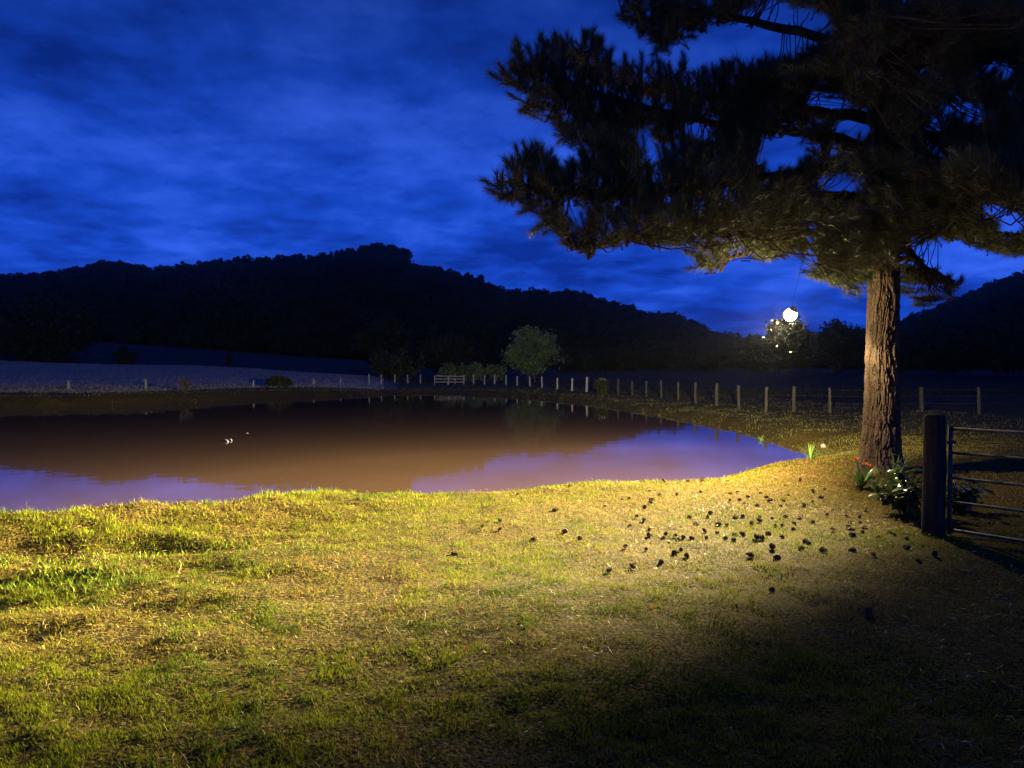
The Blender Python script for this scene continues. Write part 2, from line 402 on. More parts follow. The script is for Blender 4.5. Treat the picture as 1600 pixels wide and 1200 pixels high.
def patch(x, y):   # 0 = green, 1 = dry
    px, py = proj(np.stack([x, y, 0 * x], -1))
    d = fbm(x * .75, y * 1.1, 51, 4) * .95 + fbm(x * 4, y * 4, 57, 2) * .30
    dry = sst(.54, .82, d)
    # the strip along the crest and the ground round the pine are strawier
    dry = np.clip(dry + .36 * sst(900, 1150, px) * sst(860, 800, py) + .30 * np.exp(-((px - 560) / 170) ** 2 - ((py - 850) / 60) ** 2)
                  + .3 * np.exp(-((px - 1050) / 110) ** 2 - ((py - 900) / 28) ** 2) + .8 * sst(1180, 1300, px) * sst(800, 760, py), 0, 1)
    dry = np.clip(dry + .55 * sst(1320, 1500, px) * sst(860, 960, py), 0, 1)
    return dry, px, py
def sample_ground(n, y0, y1, p, margin=1.25, xlim=None):
    """roots with density falling off as depth^-p"""
    u = rng.random(n); e1 = 2 - p
    y = (y0 ** e1 + u * (y1 ** e1 - y0 ** e1)) ** (1 / e1)
    x = (rng.random(n) * 2 - 1) * y * .667 * margin + (rng.random(n) - .5) * .6
    sd = pond_sd(x, y); ok = sd > .15
    x, y, sd = x[ok], y[ok], sd[ok]
    z = ground(x, y, sd)
    return x, y, z, sd
def lawn_grass():
    x, y, z, sd = sample_ground(640000, 2.5, 24.0, 1.7)
    # thin the far side of the crest, which the camera cannot see
    yc = np.interp(x, CX, CY); vis = (y < yc + .5) | (x > 3.3); keep = vis | (rng.random(len(x)) < .12)
    # thin out where dry, and on the left slope to imitate its shade
    dry, px, py = patch(x, y)
    keep &= rng.random(len(x)) < (1 - .35 * dry)
    tu0 = fbm(x * 9, y * 9, 301, 2); keep &= rng.random(len(x)) < .62 + .6 * sst(.28, .6, tu0)
    slope_shade = np.exp(-((x + 4.5) / .8) ** 2 - ((y - 6.8) / .24) ** 2) + np.exp(-((x + 3.0) / .5) ** 2 - ((y - 7.0) / .16) ** 2) * .6; keep &= rng.random(len(x)) > .72 * slope_shade  # dark soil shows through here in place of shade on the slope
    x, y, z, dry, px, py, sd, yc = [a[keep] for a in (x, y, z, dry, px, py, sd, yc)]
    n = len(x)
    isdry = rng.random(n) < (.07 + .56 * dry)
    tus = fbm(x * 9, y * 9, 301, 2)
    crest = np.exp(-((y - yc) / .35) ** 2) * (x < 5)
    wild = sst(-1.0, -3.2, x) * sst(-2.3, -1.2, y - yc) * (y < yc + .6)
    L_ = rng.uniform(.015, .032, n) * (1 + .55 * crest * rng.random(n) + 1.0 * wild * rng.random(n)) * (1 + .03 * y)
    L_ *= np.where(rng.random(n) < .004, 2.4, 1)
    wd = rng.uniform(.0026, .0046, n) * (1 + .11 * np.maximum(y - 3, 0))
    lean = np.where(isdry, rng.uniform(.5, 1.1, n), rng.uniform(.25, 1.0, n))
    L_ = np.where(isdry, L_ * .8, L_) * (.62 + .70 * sst(.3, .75, tus))
    g = np.array([.155, .215, .008]); g2 = np.array([.27, .29, .010]); g3 = np.array([.085, .145, .010])
    k = rng.random(n)[:, None]; hue = fbm(x * 1.7, y * 1.7, 71, 3)[:, None]
    gc = g * (1 - k) + g2 * k; gc = gc * (1 - sst(.45, .75, hue)) + g3 * (.6 + .8 * k) * sst(.45, .75, hue)
    s1 = np.array([.47, .30, .075]); s2 = np.array([.25, .145, .04]); k2 = rng.random(n)[:, None]
    red = (sst(1000, 1150, px) * sst(840, 800, py))[:, None]
    sc = s1 * (1 - k2) + s2 * k2; sc = sc * (1 - red * .45) + np.array([.34, .16, .07]) * red * .45
    c = np.where(isdry[:, None], sc, gc) * rng.uniform(.5, 1.35, n)[:, None]
    P = np.stack([x, y, z - .004], -1)
    V, f, ct, C = blades(P, L_, wd, lean, c)
    tag(mesh_np('lawn_grass', V, f, ct, M_grass, col=C), 'short green and straw mown grass covering the lamplit lawn', 'grass', kind='stuff')
lawn_grass()
def litter(name, n, fn, L0, L1, w, label, cols):
    x, y = fn(n); z = ground(x, y)
    m = len(x); a = rng.uniform(0, 2 * np.pi, m); l = rng.uniform(L0, L1, m) * .5
    til = rng.uniform(-.10, .22, m); wd = w * rng.uniform(.7, 1.3, m) * (1 + .07 * y)
    dx, dy = np.cos(a) * l, np.sin(a) * l; sx, sy = -np.sin(a) * wd / 2, np.cos(a) * wd / 2
    z0 = z + .018 + rng.uniform(0, .02, m); bend = l * rng.uniform(-.3, .3, m)
    V = np.zeros((m, 6, 3), np.float32)
    for i, t in enumerate((-1, 0, 1)):
        cx_ = x + dx * t + (1 - t * t) * -np.sin(a) * bend; cy_ = y + dy * t + (1 - t * t) * np.cos(a) * bend; cz_ = z0 + til * l * (t + 1) + .012 * (1 - t * t)
        V[:, 2 * i] = np.stack([cx_ - sx, cy_ - sy, cz_], -1); V[:, 2 * i + 1] = np.stack([cx_ + sx, cy_ + sy, cz_ + wd * .4], -1)
    fl = np.array([0, 1, 3, 2, 2, 3, 5, 4])[None] + (np.arange(m) * 6)[:, None]
    cols = np.array(cols); c = cols[rng.integers(0, len(cols), m)] * rng.uniform(.7, 1.2, m)[:, None]
    tag(mesh_np(name, V, fl.ravel(), np.full(2 * m, 4), M_straw, col=np.repeat(c, 6, 0)), label, 'ground litter', kind='stuff')
def scat_straw(n):
    y = rng.uniform(2.6 ** .4, 11.5 ** .4, n) ** 2.5; x = (rng.random(n) * 2 - 1) * y * .8
    dry, px, py = patch(x, y)
    d2 = np.clip(dry + .5 * sst(-.5, -2, x) * fbm(x * 1.3, y * 1.3, 77) ** 2 * 2, 0, 1)
    ok = (rng.random(n) < .06 + .8 * d2) & (pond_sd(x, y) > 2.0); return x[ok], y[ok]
litter('dry_straw', 9000, scat_straw, .03, .09, .0017, 'pale dry straw stalks strewn over the mown lawn', [(.50, .36, .15), (.38, .26, .11), (.55, .44, .24)])
def scat_long(n):
    cs = [at(250, 985, 4.6), at(330, 900, 6.0), at(420, 870, 6.5), at(200, 1000, 4.5), at(690, 960, 5), at(120, 1060, 3.9), at(60, 950, 5.0), at(900, 1000, 4.6)]
    k = rng.integers(0, len(cs), n); c = np.array([(v.x, v.y) for v in cs])[k]
    x = c[:, 0] + rng.normal(0, .34, n); y = c[:, 1] + rng.normal(0, .22, n); return x, y
litter('long_straw_stalks', 60, scat_long, .10, .26, .0017, 'long bleached straw stalks lying in loose tangles on the lawn', [(.50, .38, .18), (.40, .29, .13)])
def scat_needles(n):
    x = rng.uniform(.5, 7.5, n); y = rng.uniform(7, 15.5, n); px, py = proj(np.stack([x, y, 0 * x], -1))
    w = fbm(x * 1.2, y * 1.6, 83, 3); ok = (rng.random(n) < sst(.42, .7, w) * sst(700, 1200, px) + .05) & (pond_sd(x, y) > .8); return x[ok], y[ok]
litter('pine_needle_litter', 17000, scat_needles, .04, .11, .0022, 'reddish brown fallen pine needles spread on the grass below the pine', [(.22, .09, .035), (.30, .15, .06), (.13, .06, .028)])

def bank_grass():
    n = 150000
    y = rng.uniform(16 ** .5, 78 ** .5, n) ** 2; x = (rng.random(n) * 2 - 1) * y * .85
    sd = pond_sd(x, y); ok = (sd > .25) & (sd < 14) & (y > 13)
    ok &= (rng.random(n) < np.where(sd < 4, 1, .45))
    x, y, sd = x[ok], y[ok], sd[ok]; z = ground(x, y, sd); n = len(x)
    cl = fbm(x * .8, y * .8, 91, 3)
    L_ = rng.uniform(.025, .06, n) * (.6 + .9 * sst(.35, .7, cl)) * (1 + .008 * y); wd = .006 + .0009 * y
    k = rng.random(n)[:, None]; c = np.array([.085, .10, .022]) * (1 - k) + np.array([.18, .15, .06]) * k
    V, f, ct, C = blades(np.stack([x, y, z - .01], -1), L_, wd * rng.uniform(.7, 1.3, n), rng.uniform(.1, .7, n), c)
    tag(mesh_np('bank_grass', V, f, ct, M_grass, col=C), 'rough olive grass on the banks round the far side of the pond', 'grass', kind='stuff')
bank_grass()
def field_stubble():
    n = 90000
    y = rng.uniform(56 ** .5, 152 ** .5, n) ** 2; x = (rng.random(n) * 2 - 1) * y * .8
    sd = pond_sd(x, y); ok = sd > 7; x, y = x[ok], y[ok]; z = ground(x, y, sd[ok]); n = len(x)
    k = rng.random(n)[:, None]; c = np.array([.42, .37, .30]) * (1 - k) + np.array([.24, .21, .17]) * k
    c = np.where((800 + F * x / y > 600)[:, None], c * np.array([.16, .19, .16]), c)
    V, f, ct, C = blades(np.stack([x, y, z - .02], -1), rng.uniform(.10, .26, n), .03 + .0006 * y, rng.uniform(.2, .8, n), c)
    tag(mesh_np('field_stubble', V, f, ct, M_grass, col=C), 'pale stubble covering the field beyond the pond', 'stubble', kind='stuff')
field_stubble()

# ------------------------------------------------------------------ leafy crowns
def leaf_cloud(center, rad, n_cl, n_leaf, leaf, seed, squash=1.0, hollow=.45):
    """Nx random leaf triangles gathered in clumps through an ellipsoid"""
    g = np.random.default_rng(seed)
    d = g.normal(size=(n_cl, 3)); d /= np.linalg.norm(d, axis=1)[:, None]; r = hollow + (1 - hollow) * g.random(n_cl) ** .5
    r *= .82 + .36 * g.random(n_cl)
    cc = d * r[:, None] * np.array(rad); cc[:, 2] *= squash
    k = np.repeat(np.arange(n_cl), n_leaf); m = len(k)
    off = g.normal(size=(m, 3)) * np.mean(rad) * .15 * np.array([1.1, 1.1, .8])
    P = cc[k] + off + np.array(center)
    a = g.normal(size=(m, 3)); a /= np.linalg.norm(a, axis=1)[:, None]; b = np.cross(a, g.normal(size=(m, 3))); b /= np.linalg.norm(b, axis=1)[:, None]
    s = leaf * g.uniform(.6, 1.4, m)[:, None]
    V = np.stack([P - a * s, P + b * s * .6, P + a * s, P - b * s * .6], 1).reshape(-1, 3)
    return V, np.arange(4 * m), np.full(m, 4)
tree_seed = [100]
def broad_tree(name, px, ytop, ybase, d, wpx, label, group, m=None, n_cl=60, n_leaf=40, leaf=.3, trunk=.25, zb=None, cat='tree'):
    x = (px - 800) / F * d; z0 = gz(x, d); top = at(px, ytop, d).z; hgt = max(top - z0, 1.0)
    rx = wpx / F * d / 2; t = empty(name, (x, d, z0), label, cat, group)
    ch = hgt * (1 - trunk); rz_ = ch / 2 * .94
    tree_seed[0] += 1
    V, f, c = leaf_cloud((0, 0, hgt - ch / 2), (rx * .92, rx * .85, rz_), n_cl, n_leaf, leaf, tree_seed[0])
    mesh_np('crown', V, f, c, m or M_leafD, t)
    mb = MB(); r = max(.05, rx * .06)
    mb.tube([(0, 0, -.15), (.02 * hgt, 0, hgt * .3), (0, .03 * hgt, hgt * .55), (.03 * hgt, 0, hgt * .8)], [r * 1.3, r, r * .7, r * .2], 7)
    for k in range(5):
        a = k * 1.3 + rnd.random(); mb.tube([(0, 0, hgt * (.25 + .08 * k)), (math.cos(a) * rx * .35, math.sin(a) * rx * .35, hgt * (.45 + .08 * k)), (math.cos(a) * rx * .7, math.sin(a) * rx * .7, hgt * (.52 + .07 * k))], [r * .5, r * .35, r * .1], 5)
    mb.build('trunk', M_twig, t)
    return t
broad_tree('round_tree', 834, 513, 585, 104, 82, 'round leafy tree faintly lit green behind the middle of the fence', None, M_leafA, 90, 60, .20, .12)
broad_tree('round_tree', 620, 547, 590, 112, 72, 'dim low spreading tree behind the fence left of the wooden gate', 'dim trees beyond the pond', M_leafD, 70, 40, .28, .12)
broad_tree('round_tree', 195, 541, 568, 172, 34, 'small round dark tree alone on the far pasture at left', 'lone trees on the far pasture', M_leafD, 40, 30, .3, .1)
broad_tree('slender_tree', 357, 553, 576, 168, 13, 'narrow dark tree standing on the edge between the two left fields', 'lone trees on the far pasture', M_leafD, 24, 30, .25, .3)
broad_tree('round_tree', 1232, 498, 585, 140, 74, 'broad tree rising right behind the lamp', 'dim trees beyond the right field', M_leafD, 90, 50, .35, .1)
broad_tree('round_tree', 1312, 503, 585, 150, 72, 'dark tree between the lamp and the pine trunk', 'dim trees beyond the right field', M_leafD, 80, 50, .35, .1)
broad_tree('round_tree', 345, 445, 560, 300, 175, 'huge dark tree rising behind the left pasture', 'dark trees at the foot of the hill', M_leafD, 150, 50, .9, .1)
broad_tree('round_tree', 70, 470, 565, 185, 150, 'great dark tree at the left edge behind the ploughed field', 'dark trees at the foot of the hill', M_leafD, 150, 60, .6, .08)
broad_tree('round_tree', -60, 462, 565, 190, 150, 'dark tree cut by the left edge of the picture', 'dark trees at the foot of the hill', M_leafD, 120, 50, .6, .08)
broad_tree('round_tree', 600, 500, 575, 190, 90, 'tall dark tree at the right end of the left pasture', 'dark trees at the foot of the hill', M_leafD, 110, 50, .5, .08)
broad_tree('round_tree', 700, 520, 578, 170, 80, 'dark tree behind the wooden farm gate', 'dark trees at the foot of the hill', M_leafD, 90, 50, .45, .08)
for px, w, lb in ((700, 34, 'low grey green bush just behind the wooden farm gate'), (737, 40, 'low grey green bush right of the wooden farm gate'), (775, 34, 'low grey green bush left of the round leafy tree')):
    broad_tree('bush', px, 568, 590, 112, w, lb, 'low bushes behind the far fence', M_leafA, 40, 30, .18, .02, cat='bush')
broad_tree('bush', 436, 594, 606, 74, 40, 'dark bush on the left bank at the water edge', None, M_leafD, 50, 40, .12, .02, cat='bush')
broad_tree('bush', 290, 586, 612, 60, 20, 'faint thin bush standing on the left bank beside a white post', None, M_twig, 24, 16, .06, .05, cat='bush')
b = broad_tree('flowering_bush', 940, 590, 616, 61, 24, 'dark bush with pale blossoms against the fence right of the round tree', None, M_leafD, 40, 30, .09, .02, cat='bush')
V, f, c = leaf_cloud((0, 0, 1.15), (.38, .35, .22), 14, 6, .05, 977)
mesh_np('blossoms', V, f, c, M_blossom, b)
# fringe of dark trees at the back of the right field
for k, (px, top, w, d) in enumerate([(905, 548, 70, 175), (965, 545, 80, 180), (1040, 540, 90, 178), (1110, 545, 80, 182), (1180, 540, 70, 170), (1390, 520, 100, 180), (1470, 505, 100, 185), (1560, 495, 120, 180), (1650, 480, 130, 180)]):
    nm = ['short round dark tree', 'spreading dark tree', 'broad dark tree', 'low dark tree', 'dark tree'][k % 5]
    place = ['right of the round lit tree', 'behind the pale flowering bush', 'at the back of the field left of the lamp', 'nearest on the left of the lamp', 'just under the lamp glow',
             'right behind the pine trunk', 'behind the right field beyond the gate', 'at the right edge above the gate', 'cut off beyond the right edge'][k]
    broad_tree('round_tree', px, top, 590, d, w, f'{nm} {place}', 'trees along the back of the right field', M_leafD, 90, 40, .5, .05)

# hillside forest
def forest():
    parts = []
    g = np.random.default_rng(5)
    protos = []
    for k in range(5):
        V, f, c = leaf_cloud((0, 0, 3.2), (3.2, 3.2, 3.4), 16, 9, 1.0, 300 + k); protos.append(V * np.array([1, 1, .9]))
    pts = []
    for a in np.arange(-420, 2200, 3.6):            # along the skyline
        y = YC + g.uniform(-9, 5); x = (a + g.uniform(-2, 2) - 800) / F * y; pts.append((x, y, g.uniform(.40, .72) * (.75 + .5 * vnoise(np.array([a * .03]), np.array([0.]), 5)[0])))
    for _ in range(3600):
        y = g.uniform(268, YC); x = g.uniform(-.98, .98) * y
        pts.append((x, y, g.uniform(.7, 1.4) * (1 if y < 430 else .55)))
    for _ in range(500):
        y = g.uniform(225, 268); x = g.uniform(-.1, .95) * y; pts.append((x, y, g.uniform(.7, 1.2)))
    pts = np.array(pts); z = ground(pts[:, 0], pts[:, 1], np.full(len(pts), 50.))
    Vs = []
    for i, (x, y, s) in enumerate(pts):
        P = protos[i % 5]; a = g.uniform(0, 6.28); ca, sa = math.cos(a), math.sin(a)
        R = np.stack([P[:, 0] * ca - P[:, 1] * sa, P[:, 0] * sa + P[:, 1] * ca, P[:, 2] * g.uniform(.8, 1.25)], -1) * s
        Vs.append(R + np.array([x, y, z[i] - .8]))
    V = np.concatenate(Vs); m = len(V) // 4
    tag(mesh_np('hillside_forest', V, np.arange(4 * m), np.full(m, 4), M_forest), 'dark continuous woodland covering the hills behind the fields', 'forest', kind='stuff')
forest()
# the taller trees that break the skyline
YH = YC + 2
for k, (px, top, w, lb) in enumerate([(572, 385, 26, 'leftmost tall tree of the clump crowning the hill'), (592, 381, 30, 'highest tree of the clump crowning the hill'), (612, 384, 26, 'third tall tree of the clump on the hilltop'), (632, 391, 24, 'rightmost tall tree of the hilltop clump with a rounded top')]):
    broad_tree('hilltop_tree', px, top, 400, YH, w, lb, 'clump of trees on the hilltop', M_forest, 60, 24, .9, .15)
for px, top, w, lb in [(9, 429, 13, 'small separate tree on the skyline at the far left edge'), (185, 411, 46, 'low broad tree swelling the skyline at left'), (751, 430, 9, 'tiny pointed tree on the skyline right of the hilltop'), (985, 477, 16, 'bushy tree on the falling skyline left of the lamp'), (1045, 489, 22, 'rounded tree low on the falling skyline')]:
    broad_tree('skyline_tree', px, top, top + 20, YH, w, lb, 'trees breaking the skyline', M_forest, 40, 24, .8, .1)
def conifer(px, top, d, wpx, lb):
    x = (px - 800) / F * d; z0 = gz(x, d); h = at(px, top, d).z - z0; r = wpx / F * d / 2
    t = empty('conifer', (x, d, z0), lb, 'tree', 'row of pointed conifers left of the hilltop'); g = np.random.default_rng(int(px)); 
    m = 260; u = g.random(m); zz = h * (.15 + .85 * u); rr = r * (1 - u) * g.random(m) ** .5 + .15; a = g.uniform(0, 6.28, m)
    P = np.stack([np.cos(a) * rr, np.sin(a) * rr, zz], -1); A = g.normal(size=(m, 3)) * .55; B = g.normal(size=(m, 3)) * .4
    mesh_np('crown', np.stack([P - A, P + B, P + A, P - B], 1).reshape(-1, 3), np.arange(4 * m), np.full(m, 4), M_forest, t)
    mb = MB(); mb.tube([(0, 0, -.3), (0, 0, h)], [.3, .05], 6); mb.build('trunk', M_twig, t)
for k, px in enumerate((508, 518, 527, 535, 543, 551)):
    conifer(px, [396, 394, 392, 390, 389, 388][k], YH, 9, ['leftmost', 'second', 'third', 'fourth', 'fifth', 'rightmost'][k] + ' pointed conifer in the row left of the hilltop clump')

# ------------------------------------------------------------------ fences
def post_mesh(mb, x, y, z, h, w, lean=0):
    mb.box((0, 0, h / 2 - .15), (w, w, h + .3), rnd.uniform(0, 1.5), .85, lean, lean * .6)
fence = empty('wire_fence', (0, 90, -.4), 'pale wooden post and wire fence running round the far bank to the right field', 'fence')
fp = [(577, 602, 92), (596, 601, 95), (617, 601, 97), (637, 601, 98), (657, 601, 98), (740, 601, 98), (757, 601, 96), (773, 602, 94), (790.6, 603, 90), (808, 604, 87), (828, 605, 84), (847, 606, 80), (870.6, 610, 73), (894, 611, 69), (917, 613, 65),
      (966, 616, 60), (988, 617, 58), (1010, 619, 56), (1033, 621, 54), (1060, 624, 50), (1087, 628, 46), (1120, 637, 41.5), (1154, 636, 40), (1197, 646, 36.5), (1241, 642, 36.5), (1297, 642, 36.5), (1362, 645, 36), (1440, 648, 36), (1530, 652, 35), (1640, 655, 35)]
tops = []
for k, (px, yb, d) in enumerate(fp):
    x = (px - 800) / F * d; z = gz(x, d)
    h = {741: 1.2}.get(px, 1.2 + rnd.uniform(-.06, .10)); mb = MB(); post_mesh(mb, x, d, z, h, .15 if d > 60 else .13, rnd.uniform(-.04, .04))
    o = mb.build('post', M_post if px < 735 else M_post_lit if px < 935 else M_post_dim, fence); o.location = Vector((x, d, z)) - fence.location  # wood tone by position paints the lamp's reach along the fence
    tops.append(Vector((x, d - .08, z + h)))
for hh in (.12, .42, .75):
    mb = MB(); run = [tops[i] - Vector((0, 0, hh)) for i in range(len(tops))]
    mb.tube(run[:5], .003, 4); mb.tube(run[5:], .003, 4)
    o = mb.build('wire', M_wire, fence); o.location = -Vector(fence.location)
lf = empty('wire_fence', (-30, 62, -.2), 'sparse line of short pale posts along the left bank below the field', 'fence')
tp = []
for px, d, h in ((-60, 62, .95), (107, 63, .8), (228, 65, .95), (396, 72, .7), (490, 82, .7), (532, 88, .75)):
    x = (px - 800) / F * d; z = gz(x, d); mb = MB(); post_mesh(mb, x, d, z, h, .14, rnd.uniform(-.05, .05))
    o = mb.build('post', M_post, lf); o.location = Vector((x, d, z)) - lf.location; tp.append(Vector((x, d - .08, z + h - .1)))
mb = MB(); mb.tube(tp, .006, 4); o = mb.build('wire', M_wire, lf); o.location = -Vector(lf.location)
# wooden farm gate far across the pond
gx0, gx1, gd = (679 - 800) / F * 96, (725 - 800) / F * 96, 96
gzz = gz((gx0 + gx1) / 2, gd)
fg = empty('farm_gate', ((gx0 + gx1) / 2, gd, gzz), 'small pale wooden farm gate in the fence across the pond', 'gate')
gw = gx1 - gx0
for z in (.35, .72, 1.08):
    mb = MB(); mb.box((0, 0, z), (gw, .05, .12), 0, 1, 0, rnd.uniform(-.015, .03)); mb.build('rail', M_post, fg)
for x, h, w in ((-gw / 2, 1.15, .1), (gw / 2, 1.25, .14), (gw * .20, 1.3, .1)):
    mb = MB(); mb.box((x, -.06, h / 2 - .1), (w, .1, h + .2)); mb.build('upright', M_post, fg)
mb = MB(); mb.box((0 - .02, -1.2, .5), (.2, .2, 1.3)); mb.build('post', M_post, fg)

# ------------------------------------------------------------------ the pine
TX, TY = (1378 - 800) / F * 11.7, 11.7
TZ = gz(TX, TY)
pine = empty('pine_tree', (TX, TY, TZ), 'tall pine with furrowed bark and spreading boughs at the right of the pond', 'tree')
PO = Vector(pine.location)
def trunk_axis(z):
    return np.interp(z, [-.3, 0, 2, 4, 6, 8, 10, 12.5], [0.02, 0, .0, .03, .10, .16, .2, .25]), np.interp(z, [0, 4, 8, 12.5], [0, 0, .1, .2])
def trunk_r(z): return np.interp(z, [-.3, 0, .25, .7, 2, 3.3, 5, 8, 11, 12.5], [.46, .37, .30, .262, .235, .22, .19, .13, .06, .02])
def make_trunk():
    na, nz = 260, 900
    zz = np.concatenate([np.linspace(-.3, 4.6, 720), np.linspace(4.63, 12.5, 180)])
    th = np.linspace(0, 2 * np.pi, na, endpoint=False)
    T, Z = np.meshgrid(th, zz); R = trunk_r(Z)
    # furrows: warped ridged noise, long in z
    def ring(th, z, f, fz, seed):  # seamless around the trunk
        w = .5 - .5 * np.cos(th); w2 = th / (2 * np.pi)
        a = vnoise(th * f, z * fz, seed); b = vnoise((th - 2 * np.pi) * f, z * fz, seed)
        return a * (1 - w2) + b * w2
    warp = (fbm(T * 1.3, Z * 1.6, 7, 3) - .5) * 1.1
    a = ring(T + warp * .55 + .16 * np.sin(Z * 4.1), Z, 7.5, 3.4, 201); b = ring(T - warp * .5, Z + 3, 13, 6.5, 202); c = ring(T, Z, 30, 14, 203)
    rid = 1 - np.abs(2 * a - 1); rid2 = 1 - np.abs(2 * b - 1)
    furrow = sst(.70, .98, rid) * .75 + sst(.78, 1.0, rid2) * .45
    cross = 1 - np.abs(2 * vnoise(T * 5 + 3 * a, Z * 8 + T * 2, 207) - 1); furrow = np.clip(furrow + .5 * sst(.88, 1, cross), 0, 1)
    R = R * (1 + .05 * np.sin(T * 3 + 1) * sst(1.2, 0, Z) + .10 * np.maximum(0, np.sin(T * 5)) * sst(.5, -.2, Z)) + .018 * (a - .5) + .012 * (c - .5) - .038 * furrow * sst(12, 3, Z)
    ax, ay = trunk_axis(Z)
    V = np.stack([ax + R * np.cos(T), ay + R * np.sin(T), Z], -1)
    nzr = len(zz); I = np.arange(na * nzr).reshape(nzr, na); J = np.roll(I, -1, 1)
    q = np.stack([I[:-1], J[:-1], J[1:], I[1:]], -1).reshape(-1, 4)
    k = furrow[..., None]; c1 = np.array([.15, .102, .074]); c2 = np.array([.05, .033, .025]); v = (.75 + .5 * c[..., None])
    C = (c1 * (1 - k) + c2 * k) * v
    mesh_np('trunk', V.reshape(-1, 3), q.ravel(), np.full(len(q), 4), M_bark, pine, smooth=True, col=C.reshape(-1, 3))
make_trunk()
# boughs: photo pixel + depth points
limbs = [
 [(1375, 262, 11.7), (1300, 262, 11.5), (1210, 275, 11.2), (1120, 290, 10.9), (1000, 300, 10.4), (880, 300, 10.0), (790, 285, 9.8)],
 [(1375, 250, 11.7), (1320, 222, 11.7), (1240, 205, 11.6), (1100, 190, 11.4), (950, 150, 11.0), (835, 105, 10.7)],
 [(1375, 315, 11.7), (1300, 307, 11.3), (1200, 322, 10.8), (1080, 350, 10.2), (980, 372, 9.8), (915, 385, 9.6)],
 [(1378, 185, 11.7), (1250, 172, 12.0), (1100, 150, 12.2), (960, 125, 12.2), (905, 85, 12.2)],
 [(1385, 95, 11.7), (1250, 50, 11.2), (1100, 20, 10.8), (970, -15, 10.5)],
 [(1390, 0, 11.7), (1200, -70, 11.8), (1000, -110, 11.8)],
 [(1372, 340, 11.7), (1300, 355, 11.9), (1220, 380, 12.0), (1150, 400, 12.0), (1095, 415, 11.9)],
 [(1395, 285, 11.7), (1450, 335, 11.8), (1530, 360, 12.0), (1640, 375, 12.0)],
 [(1398, 240, 11.7), (1425, 195, 11.4), (1455, 150, 11.0), (1520, 60, 10.5), (1620, -20, 10.2)],
 [(1395, 200, 11.7), (1500, 215, 12.4), (1650, 220, 13.0), (1780, 240, 13.2)],
 [(1390, 345, 11.7), (1430, 405, 12.4), (1460, 425, 12.9), (1495, 440, 13.3)],
 [(1400, 100, 11.7), (1550, 90, 12), (1700, 60, 12.2)],
 [(1390, 150, 11.7), (1360, 90, 10.2), (1320, 20, 8.8), (1290, -60, 7.8)],
 [(1390, 170, 11.7), (1400, 120, 13.5), (1380, 60, 15.2)],
 [(1400, -80, 11.7), (1550, -120, 11.5), (1750, -160, 11)],
 [(1395, 230, 11.7), (1470, 260, 10.4), (1560, 290, 9.3), (1650, 310, 8.8)],
 [(1400, -160, 11.7), (1300, -260, 11), (1180, -330, 10.6)],
]
LP = []      # dense points of every bough
for li, lm in enumerate(limbs):
    p = [at(*q) for q in lm]
    ax_, ay_ = trunk_axis(p[0].z - TZ); p[0] = Vector((TX + float(ax_), TY + float(ay_), p[0].z))
    pts = []
    for i in range(len(p) - 1):
        p0 = p[max(i - 1, 0)]; p1 = p[i]; p2 = p[i + 1]; p3 = p[min(i + 2, len(p) - 1)]
        for k in range(6):
            t = k / 6; pts.append(.5 * ((2 * p1) + (p2 - p0) * t + (2 * p0 - 5 * p1 + 4 * p2 - p3) * t * t + (3 * p1 - p0 - 3 * p2 + p3) * t ** 3))
    pts.append(p[-1])
    pts = [q + Vector((rnd.uniform(-1, 1), rnd.uniform(-1, 1), rnd.uniform(-1, 1))) * (.025 if i else 0) for i, q in enumerate(pts)]
    n = len(pts); r0 = .085 if li in (0, 1, 2, 8, 3) else .07
    mb = MB(); mb.tube([q - PO for q in pts], [r0 * (1 - i / n) ** .8 + .012 for i in range(n)], 9, jitter=.18)
    o = mb.build('limb', M_twig, pine, smooth=True)
    for i, q in enumerate(pts[2:]): LP.append((q, li, i / n))
LPn = np.array([tuple(q) for q, _, _ in LP]); LPl = np.array([l for _, l, _ in LP])

# crown outline as the boughs carry it (photo pixels), with the openings where the sky shows
def inpoly(px, py, poly):
    ins = np.zeros(np.shape(px), bool); n = len(poly)
    for i in range(n):
        ax, ay = poly[i]; bx, by = poly[(i + 1) % n]
        if ay != by: ins ^= ((ay > py) != (by > py)) & (px < (bx - ax) * (py - ay) / (by - ay) + ax)
    return ins
OUT = [(960, -400), (950, -100), (958, 0), (985, 35), (1022, 62), (1045, 85), (1068, 70), (1110, 38), (1180, 5), (1300, 5), (1310, 55), (1245, 100), (1150, 112),
       (1040, 112), (985, 108), (945, 95), (928, 55), (918, 52), (905, 75), (880, 62), (868, 68), (848, 75), (835, 95), (812, 78), (806, 92), (795, 125), (815, 150), (835, 178), (868, 192), (880, 220), (905, 235), (910, 262),
       (880, 268), (850, 245), (822, 240), (800, 262), (770, 290), (800, 312), (840, 335), (860, 362), (905, 392), (945, 390), (985, 372), (1030, 385), (1075, 382), (1095, 425), (1120, 418), (1135, 395), (1190, 405), (1250, 425), (1300, 445), (1345, 465), (1365, 440),
       (1395, 395), (1420, 372), (1500, 372), (1530, 385), (1600, 400), (1700, 400), (1900, 380), (1900, -400)]
LOWR = [(1400, 412), (1440, 418), (1470, 436), (1500, 442), (1490, 468), (1455, 482), (1410, 462)]
